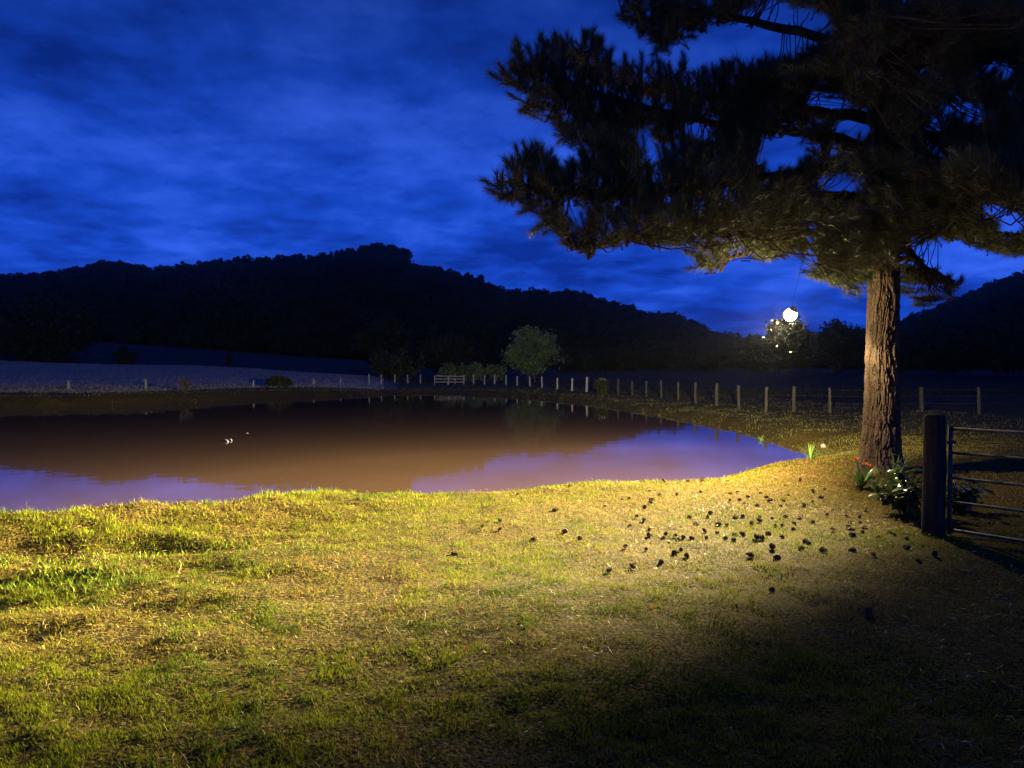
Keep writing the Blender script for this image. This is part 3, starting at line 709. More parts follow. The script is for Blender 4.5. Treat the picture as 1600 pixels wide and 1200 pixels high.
GAPS = [(1218, 243, 36, 26, 0), (1310, 295, 32, 18, 0), (1330, 208, 30, 14, 0), (1285, 165, 34, 14, 0), (1250, 235, 22, 16, 0), (1096, 200, 26, 12, 0), (1335, 183, 22, 12, 0), (1020, 250, 12, 10, 0), (1440, 98, 18, 12, 0), (1560, 106, 24, 11, 0),
        (1500, 172, 16, 11, 0), (1530, 186, 14, 10, 0), (1482, 255, 14, 8, 0), (1400, 10, 12, 9, 0), (1458, 215, 9, 22, 0), (1270, 360, 16, 12, 0), (1165, 400, 14, 12, 0), (1245, 408, 34, 14, 0), (895, 330, 12, 10, 0), (1580, 345, 20, 28, 0), (1540, 330, 12, 14, 0), (1130, 305, 10, 10, 0), 
        (1010, 215, 10, 14, 0), (1180, 60, 40, 30, 0), (1205, 35, 35, 30, 0), (1260, 50, 34, 18, 0), (1095, 85, 25, 16, 0)]
def in_gap(px, py, grow=0):
    r = np.zeros(np.shape(px), bool)
    for gx, gy, rx, ry, _ in GAPS: r |= ((px - gx) / (rx + grow)) ** 2 + ((py - gy) / (ry + grow)) ** 2 < 1
    return r
def nearest_limb(P):
    d = ((LPn[None] - P[:, None]) ** 2).sum(-1); i = d.argmin(1); return i, np.sqrt(d[np.arange(len(P)), i])
NC = 30000
px = rng.uniform(750, 1880, NC); py = rng.uniform(-380, 490, NC); 
px[:3000] = rng.uniform(755, 1120, 3000); py[:3000] = rng.uniform(30, 440, 3000); px[3000:12000] = rng.uniform(1120, 1620, 9000); py[3000:12000] = rng.uniform(0, 440, 9000)
low = inpoly(px, py, LOWR); ok = (inpoly(px, py, OUT) | low) & ~in_gap(px, py, 7)
px, py = px[ok], py[ok]; n = len(px); low = low[ok]
spread = .35 + 2.3 * sst(900, 1350, px)
# depth follows the boughs passing nearby
lpx, lpy = proj(LPn); li = ((lpx[None] - px[:, None]) ** 2 + (lpy[None] - py[:, None]) ** 2 + rng.uniform(0, 60, (n, 1)) ** 2).argmin(1)
dep = LPn[li, 1] + rng.normal(0, 1, n) * spread * .5
dep = np.clip(dep, 7.4, 15.5); dep = np.where(low, rng.uniform(12.2, 13.4, n), dep)
P = np.array([tuple(at(a, b, c)) for a, b, c in zip(px, py, dep)])
ni, nd = nearest_limb(P); ok = nd < np.where(px > 1150, 2.3, 1.25)
P, ni, nd, px, py = P[ok], ni[ok], nd[ok], px[ok], py[ok]
# thin the hidden interior, keep the outline dense
edge = ~(inpoly(px - 45, py, OUT) & inpoly(px + 20, py, OUT) & inpoly(px, py - 40, OUT) & inpoly(px, py + 40, OUT))
keep = edge | (rng.random(len(P)) < .62); keep &= rng.random(len(P)) < np.where(px < 1150, np.where(edge, .42, .75), .62)
keep &= ~((py < 0) & (rng.random(len(P)) < .5))
P, ni, nd, px, py, edge = P[keep], ni[keep], nd[keep], px[keep], py[keep], edge[keep]
base = LPn[ni] + rng.normal(0, .05, P.shape)
dirs = P - base; dirs /= np.linalg.norm(dirs, axis=1)[:, None] + 1e-9
dirs = dirs * .55 + np.array([-.18, -.05, .62]) + rng.normal(0, .28, P.shape)
dirs[:, 2] = np.where(py > 380, dirs[:, 2] * .3, dirs[:, 2]); dirs /= np.linalg.norm(dirs, axis=1)[:, None]
# leading shoots that stand up from the bough ends
SH = [(808, 62, 820, 105), (784, 106, 806, 135), (826, 80, 838, 112), (866, 48, 874, 92), (847, 60, 856, 96), (893, 62, 902, 100), (922, 36, 930, 95), (915, 55, 918, 100), (948, 88, 950, 118), (975, 88, 976, 120), (1003, 90, 1004, 122), (1030, 92, 1034, 122), (1070, 88, 1072, 120),
      (818, 224, 830, 262), (806, 232, 820, 268), (790, 250, 815, 282), (755, 281, 790, 300), (772, 300, 800, 312), (850, 250, 862, 282), (870, 262, 880, 290), (905, 235, 915, 270), (800, 150, 822, 162), (830, 180, 850, 190), (770, 118, 800, 140),
      (1482, 432, 1470, 462), (1440, 410, 1436, 440), (1505, 436, 1490, 460), (845, 352, 860, 340), (820, 330, 842, 322)]
sp_ = []; sd__ = []
for a, b, c, d_ in SH:
    k = ((lpx - c) ** 2 + (lpy - d_) ** 2).argmin(); dd = LPn[k, 1] + rnd.uniform(-.3, .3)
    for q in range(2):
        j = rnd.uniform(-4, 4) * q; tp_ = at(a + j, b + j, dd); bp_ = at(c + j, d_ + j, dd + .08 * q); sp_.append(tuple(tp_ * .55 + bp_ * .45)); sd__.append(tuple((tp_ - bp_).normalized()))
sp_ = np.array(sp_); sni, snd = nearest_limb(sp_)
P = np.concatenate([sp_, P]); dirs = np.concatenate([np.array(sd__), dirs]); base = np.concatenate([LPn[sni], base]); nd = np.concatenate([snd, nd])
spx, spy = proj(sp_); px = np.concatenate([spx, px]); py = np.concatenate([spy, py]); edge = np.concatenate([np.ones(len(sp_), bool), edge])
# tuft prototypes: bottlebrush sprays, axis +Z, 0.26 m long
def tuft(seed, nn=165, ln=.27):
    g = np.random.default_rng(seed); t = g.random(nn) ** .7; a = g.uniform(0, 2 * np.pi, nn); spreadA = .38 + .80 * (1 - t) + g.normal(0, .12, nn)
    root = np.stack([0 * t, 0 * t, t * ln], -1); l = g.uniform(.09, .175, nn)
    d = np.stack([np.cos(a) * np.sin(spreadA), np.sin(a) * np.sin(spreadA), np.cos(spreadA)], -1)
    tip = root + d * l[:, None] + np.array([0, 0, -.012]); s = np.cross(d, g.normal(size=(nn, 3))); s /= np.linalg.norm(s, axis=1)[:, None]; s *= .0021
    V = np.stack([root - s, root + s, tip], 1).reshape(-1, 3)
    c = (np.array([.055, .082, .028]) * (1 - g.random(nn)[:, None]) + np.array([.13, .14, .05]) * g.random(nn)[:, None])
    dead = g.random(nn) < .10; c[dead] = (.20, .12, .05)
    return V, np.repeat(c, 3, 0)
PROT = [tuft(500 + k) for k in range(6)]
lg = np.where(nd > .75)[0]; exP = []; exD = []; exB = []; exN = []
for i in lg:
    for u in ([.5] if nd[i] < 1.3 else [.4, .62, .82]):
        q = base[i] * (1 - u) + P[i] * u + rng.normal(0, .07, 3); d = (P[i] - base[i]) / nd[i] * .6 + rng.normal(0, .35, 3) + np.array([0, 0, .35])
        exP.append(q); exD.append(d / np.linalg.norm(d)); exB.append(q - d * .2); exN.append(.2)
exP = np.array(exP); ex, ey = proj(exP); ok = ~in_gap(ex, ey, 10) & (inpoly(ex, ey, OUT)) & ~((ey < 0) & (rng.random(len(ex)) < .6))
P = np.concatenate([P, exP[ok]]); dirs = np.concatenate([dirs, np.array(exD)[ok]]); base = np.concatenate([base, np.array(exB)[ok]]); nd = np.concatenate([nd, np.array(exN)[ok]])
px = np.concatenate([px, ex[ok]]); py = np.concatenate([py, ey[ok]]); edge = np.concatenate([edge, np.zeros(ok.sum(), bool)])
n = len(P); order = rng.permutation(n)
sc = rng.uniform(.8, 1.25, n)
def frame(d):
    d = Vector(d).normalized(); a = d.orthogonal().normalized(); b = d.cross(a); r = rnd.uniform(0, 6.28)
    a2 = a * math.cos(r) + b * math.sin(r); return Matrix((a2, d.cross(a2), d)).transposed()
sep_idx = [i for i in range(n) if edge[i] and px[i] < 1150 and 0 < py[i]][:270]
sepset = set(sep_idx)
pm = []
for k, (V, C) in enumerate(PROT):
    me = bpy.data.meshes.new('needle_tuft'); nn = len(V) // 3
    me.from_pydata(V.tolist(), [], [(3 * i, 3 * i + 1, 3 * i + 2) for i in range(nn)])
    ca = me.color_attributes.new('tint', 'FLOAT_COLOR', 'POINT'); c4 = np.ones((len(V), 4), np.float32); c4[:, :3] = C; ca.data.foreach_set('color', c4.ravel())
    me.materials.append(M_needle); pm.append(me)
Vs = []; Cs = []; tw = MB()
for i in range(n):
    Mx = frame(dirs[i]); b0 = Vector(P[i]) - PO - Vector(dirs[i]) * .13
    if i in sepset:
        o = bpy.data.objects.new('needle_tuft', pm[i % 6]); COL.objects.link(o); o.parent = pine
        o.matrix_local = Matrix.Translation(b0) @ Mx.to_4x4() @ Matrix.Scale(float(sc[i]), 4)
    else:
        V, C = PROT[i % 6]; Vs.append(V * sc[i] @ np.array(Mx).T + np.array(b0)); Cs.append(C)
    # branchlet from the bough to the tuft, and through it
    if nd[i] > .6:
        m3 = [(base[i] * (1 - u) + P[i] * u) for u in (.3, .5, .7)]; mx3, my3 = proj(np.array(m3))
        if in_gap(mx3, my3, 0).any() or not (inpoly(mx3, my3, OUT) | inpoly(mx3, my3, LOWR)).all(): continue
    q0 = Vector(base[i]) - PO; mid = (q0 + b0) / 2 + Vector((0, 0, -.10 * nd[i])) + Vector(rng.normal(0, .03, 3)); end = b0 + Vector(dirs[i]) * .24
    tw.tube([q0, mid, b0, end], [.012, .009, .007, .004], 3, cap=False)
V = np.concatenate(Vs); C = np.concatenate(Cs); nf = len(V) // 3
tag(mesh_np('needle_foliage', V, np.arange(3 * nf), np.full(nf, 3), M_needle, pine, col=C), kind='stuff')
o = tw.build('branchlets', M_twig, pine); o['kind'] = 'stuff'
print('TUFTS', n, 'tris', nf, 'separate', len(sep_idx))

# cone mesh: spiral of open scales round a core
def cone_mesh(name):
    mb = MB(); Lc, Rc = .085, .034
    mb.lathe([(0.001, 0), (Rc * .55, .008), (Rc * .7, Lc * .35), (Rc * .5, Lc * .7), (0.001, Lc)], n=8)
    k = 0
    for i in range(44):
        t = i / 44; z = .006 + Lc * .92 * t; rr = Rc * (1.0 - .1 * abs(t - .3)) * math.sin(math.pi * (.22 + .72 * t) ** .8 if t < .99 else .1)
        rr = Rc * (1 - t ** 2.2) ** .6 * (.75 + .5 * min(t * 4, 1) * .5); a = i * 2.39996
        c, s = math.cos(a), math.sin(a); w = .0085 * (1.1 - .6 * t); tl = rr * 1.12
        b1 = Vector((c * rr * .35, s * rr * .35, z - .002)); sd_ = Vector((-s, c, 0)) * w
        tip = Vector((c * tl, s * tl, z + .010)); up = Vector((0, 0, .005))
        mb.add([b1 - sd_ * .5, b1 + sd_ * .5, tip + sd_, tip - sd_, tip + up, b1 + up * .8], [(0, 1, 2, 3), (3, 2, 4), (0, 3, 4, 5), (1, 5, 4, 2)])
    o = mb.build(name, M_cone); return o
c0 = cone_mesh('pine_cone'); cone_me = c0.data; bpy.data.objects.remove(c0)
# cones still on the tree
cand = [i for i in range(n) if px[i] < 1560 and 0 < py[i] < 430 and nd[i] < .55]; rnd.shuffle(cand)
pref = [i for i in cand if (px[i] < 1130 and 20 < py[i] < 110) or (830 < px[i] < 1140 and py[i] > 340)]
for i in (pref[:70] + cand[:90]):
    o = bpy.data.objects.new('pine_cone', cone_me); COL.objects.link(o); o.parent = pine
    q = Vector(P[i]) * .6 + Vector(base[i]) * .4 - Vector(dirs[i]) * .08 - PO + Vector(rng.normal(0, .008, 3))
    o.matrix_local = Matrix.Translation(q) @ frame(Vector((rnd.uniform(-.6, .6), rnd.uniform(-.6, .6), -1))).to_4x4() @ Matrix.Scale(rnd.uniform(.9, 1.25), 4)

# ------------------------------------------------------------------ fallen cones
def on_ground(px, py):
    d = 1.6 * F / (py - 576)
    for _ in range(6):
        x = (px - 800) / F * d; z = gz(x, d); d = d * .5 + .5 * (CAM_Z - z) * F / (py - 576)
    x = (px - 800) / F * d; return Vector((x, d, gz(x, d)))
A4 = [(160, 215), (320, 210), (400, 210), (70, 275), (235, 298), (375, 280), (60, 335), (85, 350), (20, 385), (15, 465), (60, 520), (115, 300), (555, 290), (600, 280), (565, 335), (630, 330), (665, 353),
      (690, 315), (748, 288), (790, 315), (800, 342), (728, 368), (895, 332), (895, 372), (910, 135), (905, 238), (930, 302), (1008, 208), (1075, 270), (1090, 285), (1090, 345), (1165, 262), (1120, 315), (322, 440), (430, 440), (450, 415),
      (515, 485), (560, 490), (590, 440), (650, 435), (705, 485), (745, 435), (770, 470), (830, 445), (852, 492), (895, 490), (955, 512), (985, 485), (1010, 450), (375, 490), (418, 538), (418, 575), (478, 540), (158, 550), (240, 560), (270, 565),
      (310, 570), (65, 565), (195, 605), (230, 598), (235, 672), (585, 553), (552, 575), (587, 583), (665, 560), (710, 588), (745, 577), (787, 577), (793, 540), (908, 568), (1025, 590), (1062, 608), (1000, 648), (1130, 650), (845, 645),
      (722, 690), (840, 692), (868, 692), (857, 715), (262, 650), (305, 697), (138, 730), (50, 645), (1295, 502), (1310, 520), (1335, 473), (1312, 553), (1395, 478), (1418, 512), (1405, 535), (1512, 570), (1363, 655), (1488, 683), (1590, 540),
      (1310, 435), (1345, 425), (1375, 440), (1430, 400), (1180, 430), (1220, 400), (930, 440), (1100, 470), (850, 905), (1220, 528), (1040, 370)]
cones = [(1000 + x / 4, 700 + y / 4) for x, y in A4]
cones += [(500 + x / 3.2, 700 + y / 3.2) for x, y in [(288, 255), (655, 535), (890, 372), (890, 420), (1240, 195), (1090, 468), (1298, 465), (1430, 630), (1550, 395), (1555, 255), (1505, 260), (1580, 612), (1525, 505), (1435, 295), (1585, 350), (810, 405), (1240, 428), (180, 262), (980, 240), (1160, 318)]]
cones += [(1420, 845), (1400, 838), (1425, 860), (1355, 965), (1462, 870), (1440, 880)]
ORD = ['first', 'second', 'third', 'fourth', 'fifth', 'sixth', 'seventh', 'eighth', 'ninth', 'tenth', 'eleventh', 'twelfth', 'thirteenth', 'fourteenth', 'fifteenth', 'sixteenth', 'seventeenth', 'eighteenth', 'nineteenth', 'twentieth',
       'twenty-first', 'twenty-second', 'twenty-third', 'twenty-fourth', 'twenty-fifth', 'twenty-sixth', 'twenty-seventh', 'twenty-eighth', 'twenty-ninth', 'thirtieth']
bands = [(0, 762, 'along the straw strip at the pond edge'), (762, 780, 'in the farthest scatter on the straw coloured grass'), (780, 793, 'in the second scatter back from the water'), (793, 812, 'in the crowded patch left of the leafy shrub'),
         (812, 827, 'in the crowded belt across the middle of the lawn'), (827, 842, 'in the dark row below the crowded belt'), (842, 861, 'among the cones on greener grass'), (861, 900, 'among the large near cones'), (900, 1200, 'in the shaded grass nearest the camera')]
for lo_, hi_, where in bands:
    grp = sorted(c for c in cones if lo_ <= c[1] < hi_)
    for k, (a, b) in enumerate(grp):
        p = on_ground(a, b)
        o = bpy.data.objects.new('pine_cone', cone_me); COL.objects.link(o)
        o.location = p + Vector((0, 0, .014)); s_ = rnd.uniform(.42, .80)
        o.rotation_euler = (math.radians(rnd.uniform(65, 115)), rnd.uniform(-.4, .4), rnd.uniform(0, 6.28)); o.scale = (s_, s_, s_)
        pos = 'leftmost pine cone' if k == 0 and len(grp) > 1 else 'rightmost pine cone' if k == len(grp) - 1 and len(grp) > 1 else ('single pine cone' if len(grp) == 1 else ORD[k] + ' pine cone from the left')
        tag(o, pos + ' ' + where, 'pine cone', 'pine cones fallen on the lawn')

# ------------------------------------------------------------------ plants by the trunk
def strap_plant(name, loc, nl, lmin, lmax, label, flowers=0, seed=1, wdt=.030):
    g = random.Random(seed); t = empty(name, loc, label, 'plant')
    for k in range(nl):
        a = k * 2.4 + g.uniform(-.3, .3); l = g.uniform(lmin, lmax) * 1.25; sp = g.uniform(.25, .85); V = []; ns = 7
        for i in range(ns + 1):
            u = i / ns; r = l * sp * u; z = l * (u * (1.15 - .2 * sp) - sp * .95 * u * u); w = wdt * (1 - u ** 3) * (.6 + .6 * min(u * 3, 1)) * .5
            c = Vector((math.cos(a) * r, math.sin(a) * r, z)); s = Vector((-math.sin(a), math.cos(a), 0)) * w
            V += [c - s + Vector((0, 0, w * .5)), c, c + s + Vector((0, 0, w * .5))]
        fl = []
        for i in range(ns): fl += [3 * i, 3 * i + 1, 3 * i + 4, 3 * i + 3, 3 * i + 1, 3 * i + 2, 3 * i + 5, 3 * i + 4]
        gcol = np.array([.13, .21, .045]) * g.uniform(.7, 1.5)
        mesh_np('leaf', [tuple(v) for v in V], fl, [4] * (2 * ns), M_broad, t, smooth=True, col=np.tile(gcol, (len(V), 1)))
    for k in range(flowers):
        top = Vector(((-.10, .02, .07)[k % 3], g.uniform(-.10, -.02), (.40, .33, .30)[k % 3])); mb = MB(); mb.tube([(0, 0, 0), top * .5 + Vector((0, 0, .04)), top], .005, 5); st = mb.build('flower_stem', M_broad2, t)
        mb = MB()
        for j in range(7):
            a = j * .9; d = Vector((math.cos(a), math.sin(a), g.uniform(.1, .9))).normalized(); s = d.orthogonal().normalized() * .016
            c = top + d * .028; mb.add([top, c - s, top + d * .055 + Vector((0, 0, -.004)), c + s, c + Vector((0, 0, .006))], [(0, 1, 4), (1, 2, 4), (2, 3, 4), (3, 0, 4)])
        mb.build('flower_head', M_petal, t)
    return t
M_broad2 = mat('green_stem', (.10, .16, .04), .5, .4, (.14, .2, .06), 20, 3, .4, .6)
p = on_ground(1348, 764); strap_plant('lily_plant', p, 34, .26, .46, 'strap leaved plant with orange flowers at the foot of the pine', 3, 3)
p = on_ground(1398, 766); strap_plant('lily_plant', p, 16, .30, .50, 'darker strap leaved plant without flowers right of the pine foot', 0, 8)
p = on_ground(1372, 772); strap_plant('lily_plant', p, 16, .14, .26, 'low strap leaved plant between the flowering plant and the shrub', 0, 12)
p = on_ground(1268, 718); strap_plant('grass_clump', p, 40, .20, .36, 'bright clump of long grass at the right corner of the pond', 0, 5, .014)
p = on_ground(1190, 692); strap_plant('grass_clump', p, 30, .20, .34, 'dim grass clump overhanging the water on the right bank', 0, 6, .02)

def shrub(name, px, py, wx, wy, h, n_leaf, label, seed, size=.062):
    g = random.Random(seed); p = on_ground(px, py); t = empty(name, p, label, 'shrub'); mb = MB(); leaves = []
    for k in range(26):
        a = g.uniform(0, 6.28); r = g.random() ** .5; tip = Vector((math.cos(a) * wx * r, math.sin(a) * wy * r, h * g.uniform(.35, 1) * (1 - .35 * r * r)))
        mid = tip * .5 + Vector((0, 0, .06)); mb.tube([(tip.x * .15, tip.y * .15, -.02), mid, tip], [.008, .006, .004], 4, cap=False)
        for j in range(n_leaf // 26):
            u = g.uniform(.35, 1.05); q = Vector((tip.x * .15, tip.y * .15, 0)).lerp(tip, u) + Vector((g.uniform(-.05, .05), g.uniform(-.05, .05), g.uniform(-.02, .04))); leaves.append((q, g.uniform(0, 6.28), g.uniform(-.7, .5), size * g.uniform(.6, 1.35)))
    mb.build('stems', M_twig, t)
    V = []; F_ = []; ct = []; C = []
    meshes = []
    for v in range(4):
        vs = []; fs = []; ns = 5
        for i in range(ns + 1):
            u = i / ns; w = .5 * math.sin(math.pi * min(1, u * .93 + .05)) ** .8 * .62; z = -.35 * u * u + .03 * v
            vs += [(u, -w, z + .10 * w), (u, 0, z - .04), (u, w, z + .10 * w)]
        for i in range(ns): fs += [(3 * i, 3 * i + 3, 3 * i + 4, 3 * i + 1), (3 * i + 1, 3 * i + 4, 3 * i + 5, 3 * i + 2)]
        me = bpy.data.meshes.new('leaf'); me.from_pydata(vs, [], fs); me.polygons.foreach_set('use_smooth', [True] * len(fs))
        ca = me.color_attributes.new('tint', 'FLOAT_COLOR', 'POINT'); cc = [(.05, .095, .03), (.075, .13, .03), (.12, .17, .035), (.035, .06, .025)][v]
        ca.data.foreach_set('color', np.tile((*cc, 1), (len(vs), 1)).astype(np.float32).ravel()); me.materials.append(M_broad); meshes.append(me)
    for i, (q, a, ti, s) in enumerate(leaves):
        o = bpy.data.objects.new('leaf', meshes[g.choice([0, 0, 1, 1, 2, 3])]); COL.objects.link(o); o.parent = t
        o.location = q; o.rotation_euler = (g.uniform(-.35, .35), ti * .6, a); o.scale = (s * 1.7, s * 1.7, s * 1.7)
    return t
shrub('leafy_shrub', 1418, 806, .30, .34, .74, 286, 'broad leaved shrub with glossy leaves between the pine and the gate post', 21)
shrub('leafy_shrub', 1500, 800, .30, .25, .55, 130, 'dark leafy shrub glimpsed behind the metal gate', 22)
# leafy weeds in the rough slope at left
def weeds():
    Pn = []; g = np.random.default_rng(63)
    cs = [(60, 905), (100, 895), (130, 880), (40, 880), (180, 890), (20, 920), (90, 925), (230, 870), (160, 905), (330, 862)]
    X = []; Y = []
    for a, b in cs:
        p = on_ground(a, b); m = 70; X.append(p.x + g.normal(0, .16, m)); Y.append(p.y + g.normal(0, .10, m))
    X = np.concatenate(X); Y = np.concatenate(Y); Z = ground(X, Y); m = len(X)
    k = g.random(m)[:, None]; c = np.array([.09, .15, .015]) * (1 - k) + np.array([.19, .24, .02]) * k
    V, f, ct, C = blades(np.stack([X, Y, Z], -1), g.uniform(.03, .07, m), g.uniform(.008, .015, m), g.uniform(.2, .9, m), c, segs=3)
    tag(mesh_np('leafy_weeds', V, f, ct, M_grass, col=C), 'bright leafy weeds growing in the rough slope at the left', 'weeds', kind='stuff')
weeds()

# ------------------------------------------------------------------ stone, floating scraps
def rock(name, loc, s, label, seed, m=M_stone, cat='stone', squash=.7):
    import bmesh
    bm = bmesh.new(); bmesh.ops.create_icosphere(bm, subdivisions=3, radius=1); g = random.Random(seed); o1, o2 = g.uniform(0, 9), g.uniform(0, 9)
    for v in bm.verts:
        k = 1 + .35 * (float(vnoise(v.co.x * 1.7 + o1 + v.co.z, v.co.y * 1.7 + o2, seed)) - .5) + .12 * (float(vnoise(v.co.x * 5 + o1, v.co.y * 5 + v.co.z * 5, seed + 1)) - .5)
        v.co *= k; v.co.z *= squash
    me = bpy.data.meshes.new(name); bm.to_mesh(me); bm.free(); me.materials.append(m); me.polygons.foreach_set('use_smooth', [True] * len(me.polygons))
    o = bpy.data.objects.new(name, me); COL.objects.link(o); o.location = loc; o.scale = (s, s, s); return tag(o, label, cat)
p = on_ground(1287, 699); rock('pale_stone', p + Vector((0, 0, .045)), .085, 'pale round stone on the grass left of the pine trunk', 4, squash=.85)
def on_water(px, py):
    d = (CAM_Z - WZ) * F / (py - 576); return Vector(((px - 800) / F * d, d, WZ))
p = on_water(354, 690); t = empty('floating_debris', p, 'small pale curved scrap floating on the dark water at left', 'debris')
mb = MB(); mb.tube([(-.20, .25, .06), (-.08, .05, .07), (.05, -.12, .045), (.17, -.25, .01)], [.014, .035, .032, .010], 8); mb.build('curved_piece', M_white, t, True)
mb = MB(); mb.tube([(-.02, .38, .05), (.06, .26, .06), (.14, .18, .02)], [.018, .028, .012], 8); mb.build('short_piece', M_white, t, True)
t.scale = (.8, .8, .8)
p = on_water(386, 677); rock('floating_leaf', p + Vector((0, 0, .005)), .05, 'tiny dull leaf floating behind the pale scrap on the pond', 9, M_post, 'leaf', .2)

# ------------------------------------------------------------------ gate and post at the right
gp = on_ground(1461, 838)
t = empty('gate_post', gp, 'thick dark wooden gate post standing before the shrub at right', 'post')
mb = MB(); hz = 1.16 - gp.z
n_ = 10
import bmesh
mb.tube([(0, 0, -.3), (.0, 0, .3), (.004, 0, .7), (.0, 0, hz - .03), (0, 0, hz)], [.108, .102, .099, .097, .088], 16, jitter=.06)
mb.build('shaft', M_gpost, t, True)
mb = MB(); mb.tube([(.115, 0, .14), (.20, -.02, .14)], .012, 6); mb.build('hinge', M_galv, t)
mb = MB(); mb.tube([(.115, 0, .9), (.20, -.02, .9)], .012, 6); mb.build('hinge', M_galv, t)
g0 = Vector((4.19, 7.32, 0)); gdir = Vector((.62, -.78, 0)).normalized(); g0.z = gp.z + .05
g0.x = (1486 - 800) / F * 7.32
gate = empty('metal_gate', g0, 'open barred galvanised tube gate hung on the wooden post at the right edge', 'gate')
GL = 3.0; GH = .97
def seg(a, b, r, nm):
    mb = MB(); mb.tube([a, b], r, 10); mb.build(nm, M_galv, gate, True)
for z in (.0, .27, .50, .74, .97):
    seg(Vector((0, 0, z + .01)) + gdir * .02, gdir * GL + Vector((0, 0, z + .01)), .014 if z < .9 and z > 0 else .017, 'rail')
seg(Vector((0, 0, -.03)), Vector((0, 0, GH + .03)), .02, 'stile'); seg(gdir * GL + Vector((0, 0, -.03)), gdir * GL + Vector((0, 0, GH + .03)), .02, 'stile')
seg(gdir * 1.5 + Vector((0, -.02, .01)), gdir * 1.5 + Vector((0, -.02, GH)), .012, 'brace')

# ------------------------------------------------------------------ hanging floodlight, its light and the moths
LD = 11.0
lp = at(1235, 492, LD)
AX = Vector((-.32, .47, -.83)).normalized()
lamp = empty('hanging_lamp', lp, 'dazzling white lamp hanging on a cord left of the pine trunk', 'lamp')
def lens_mat():
    m = bpy.data.materials.new('lit_lens'); m.use_nodes = True; b = m.node_tree.nodes['Principled BSDF']
    b.inputs['Base Color'].default_value = (.8, .8, .8, 1); b.inputs['Emission Color'].default_value = (1, .93, .82, 1); b.inputs['Emission Strength'].default_value = 60
    return m
M_lens = lens_mat()
R3 = frame(AX)
mb = MB(); mb.lathe([(.088 * math.sin(a), .088 * math.cos(a)) for a in [math.pi * k / 16 for k in range(14)]], (0, 0, 0), 24, R3); mb.build('globe', M_lens, lamp, True)
mb = MB(); mb.lathe([(.052, -.066), (.060, -.075), (.05, -.10), (.03, -.13), (.001, -.135)], (0, 0, 0), 24, R3); mb.build('cap', M_black, lamp, True)
top = Vector((.03, .02, .07))
hang = at(1262, 352, 10.9) - lp
mb = MB(); mb.tube([top * .8, top + Vector((.01, 0, .12)), hang * .5 + Vector((.02, 0, 0)), hang], .003, 6); mb.build('cord', M_black, lamp)

ld = bpy.data.lights.new('lamp_light', 'POINT'); ld.energy = 1; ld.shadow_soft_size = .05
lo = bpy.data.objects.new('lamp_light', ld); COL.objects.link(lo); lo.location = AX * .15; lo.parent = lamp
ld.color = (1, 1, 1); ld.use_nodes = True
t = ld.node_tree; em = t.nodes['Emission']
geo = t.nodes.new('ShaderNodeNewGeometry')
def dotn(v):
    d = t.nodes.new('ShaderNodeVectorMath'); d.operation = 'DOT_PRODUCT'; t.links.new(geo.outputs['Incoming'], d.inputs[0]); d.inputs[1].default_value = v; return d.outputs['Value']
def mrange(v, a, b, c, d_, smooth=True):
    r = t.nodes.new('ShaderNodeMapRange'); r.interpolation_type = 'SMOOTHSTEP' if smooth else 'LINEAR'
    for i, q in enumerate((a, b, c, d_)): r.inputs[i + 1].default_value = q
    t.links.new(v, r.inputs[0]); return r.outputs[0]
def mul(a, b):
    m = t.nodes.new('ShaderNodeMath'); m.operation = 'MULTIPLY'
    for i, v in enumerate((a, b)):
        if isinstance(v, (int, float)): m.inputs[i].default_value = v
        else: t.links.new(v, m.inputs[i])
    return m.outputs[0]
LAMP_SIGN = 1.0
cut = mrange(dotn(tuple(AX * LAMP_SIGN)), -.08, .11, .006, 1)       # floodlight cut-off
def m2(op, a, b):
    m = t.nodes.new('ShaderNodeMath'); m.operation = op
    for i, v in enumerate((a, b)):
        if isinstance(v, (int, float)): m.inputs[i].default_value = v
        else: t.links.new(v, m.inputs[i])
    return m.outputs[0]
wing = m2('POWER', m2('DIVIDE', .25, m2('MAXIMUM', dotn((0, 0, -LAMP_SIGN)), .25)), 2.0)          # less straight down than outwards
side = mrange(dotn(tuple(Vector((-.92, .38, 0)).normalized() * LAMP_SIGN)), -.52, .52, .011, 1)
LAMP_W = 60000
up = mrange(dotn((0, 0, -LAMP_SIGN)), -.42, -.02, .02, 1)          # shaded upwards by the cap
spill = t.nodes.new('ShaderNodeMath'); spill.operation = 'ADD'; spill.inputs[1].default_value = 200     # bare globe glow in every direction
t.links.new(mul(mul(mul(mul(cut, wing), side), up), LAMP_W), spill.inputs[0]); t.links.new(spill.outputs[0], em.inputs['Strength'])
em.inputs['Color'].default_value = (1, .83, .41, 1)

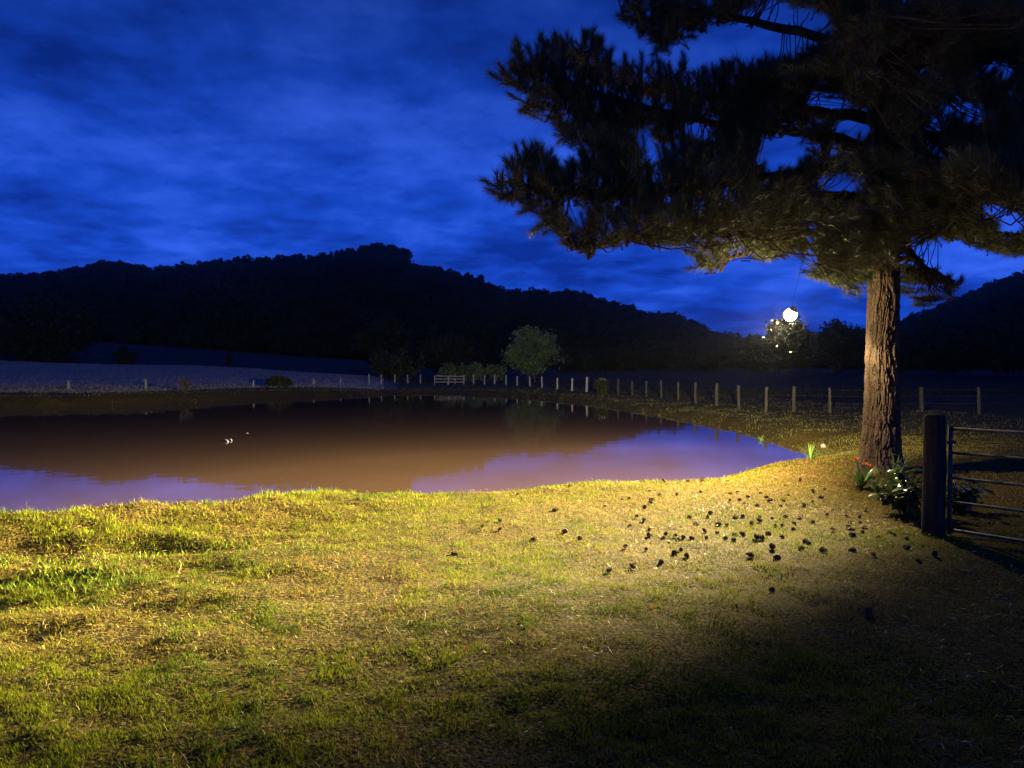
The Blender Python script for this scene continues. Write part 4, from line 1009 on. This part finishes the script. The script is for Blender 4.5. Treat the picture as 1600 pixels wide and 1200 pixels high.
# added mist volume, imitates the lens glare round the lamp
HZ = MB(); HZ.box((0, 330, 60), (1400, 800, 170)); hz_ = bpy.data.materials.new('lamp_glare'); hz_.use_nodes = True; ht = hz_.node_tree; ht.nodes.clear()
hv = ht.nodes.new('ShaderNodeVolumePrincipled'); hv.inputs['Density'].default_value = .00018; hv.inputs['Color'].default_value = (.85, .87, .92, 1); hv.inputs['Anisotropy'].default_value = .96
ho = ht.nodes.new('ShaderNodeOutputMaterial'); ht.links.new(hv.outputs[0], ho.inputs['Volume'])
hz_o = HZ.build('glare_haze', hz_); tag(hz_o, 'thin added mist imitating lens glare round the lamp', 'glare_haze', kind='stuff')

# moths round the lamp
def moth_at(px, py, d, a, s, lb):
    t = empty('moth', at(px, py, d), lb, 'moth', 'moths flying round the lamp')
    t.rotation_euler = (rnd.uniform(-.6, .6), rnd.uniform(-.6, .6), a); t.scale = (s, s, s)
    mb = MB(); mb.tube([(-.5, 0, 0), (-.2, 0, 0), (.2, 0, 0), (.4, 0, 0)], [.02, .09, .1, .03], 6); mb.build('body', M_moth, t)
    for sgn in (-1, 1):
        mb = MB(); mb.add([(.25, .03 * sgn, .03), (.45, .75 * sgn, .25), (-.05, .85 * sgn, .28), (-.45, .45 * sgn, .12), (-.1, .03 * sgn, .03)], [(0, 1, 2, 3, 4)]); mb.build('wing', M_moth, t)
for k, (px_, py_) in enumerate([(1206, 500), (1221, 513), (1237, 514), (1246, 518), (1215, 506), (1193, 527), (1214, 541), (1235, 550), (1226, 525), (1255, 509), (1205, 516)]):
    lb = ['moth level with the lamp on its left', 'moth just under the lamp on its left', 'pale moth straight below the lamp', 'moth below and right of the lamp', 'moth close to the left rim of the lamp', 'moth well out to the lower left of the lamp', 'bright speck of a moth lower left under the lamp',
          'lowest moth straight under the lamp', 'moth a little way below the lamp', 'moth right beside the lamp on its lower right', 'moth between the lamp and the dark tree top', 'moth above and right of the lamp', 'moth out to the upper left of the lamp'][k]
    moth_at(px_, py_, LD + rnd.uniform(-.5, .4), rnd.uniform(0, 6), rnd.uniform(.007, .015), lb)
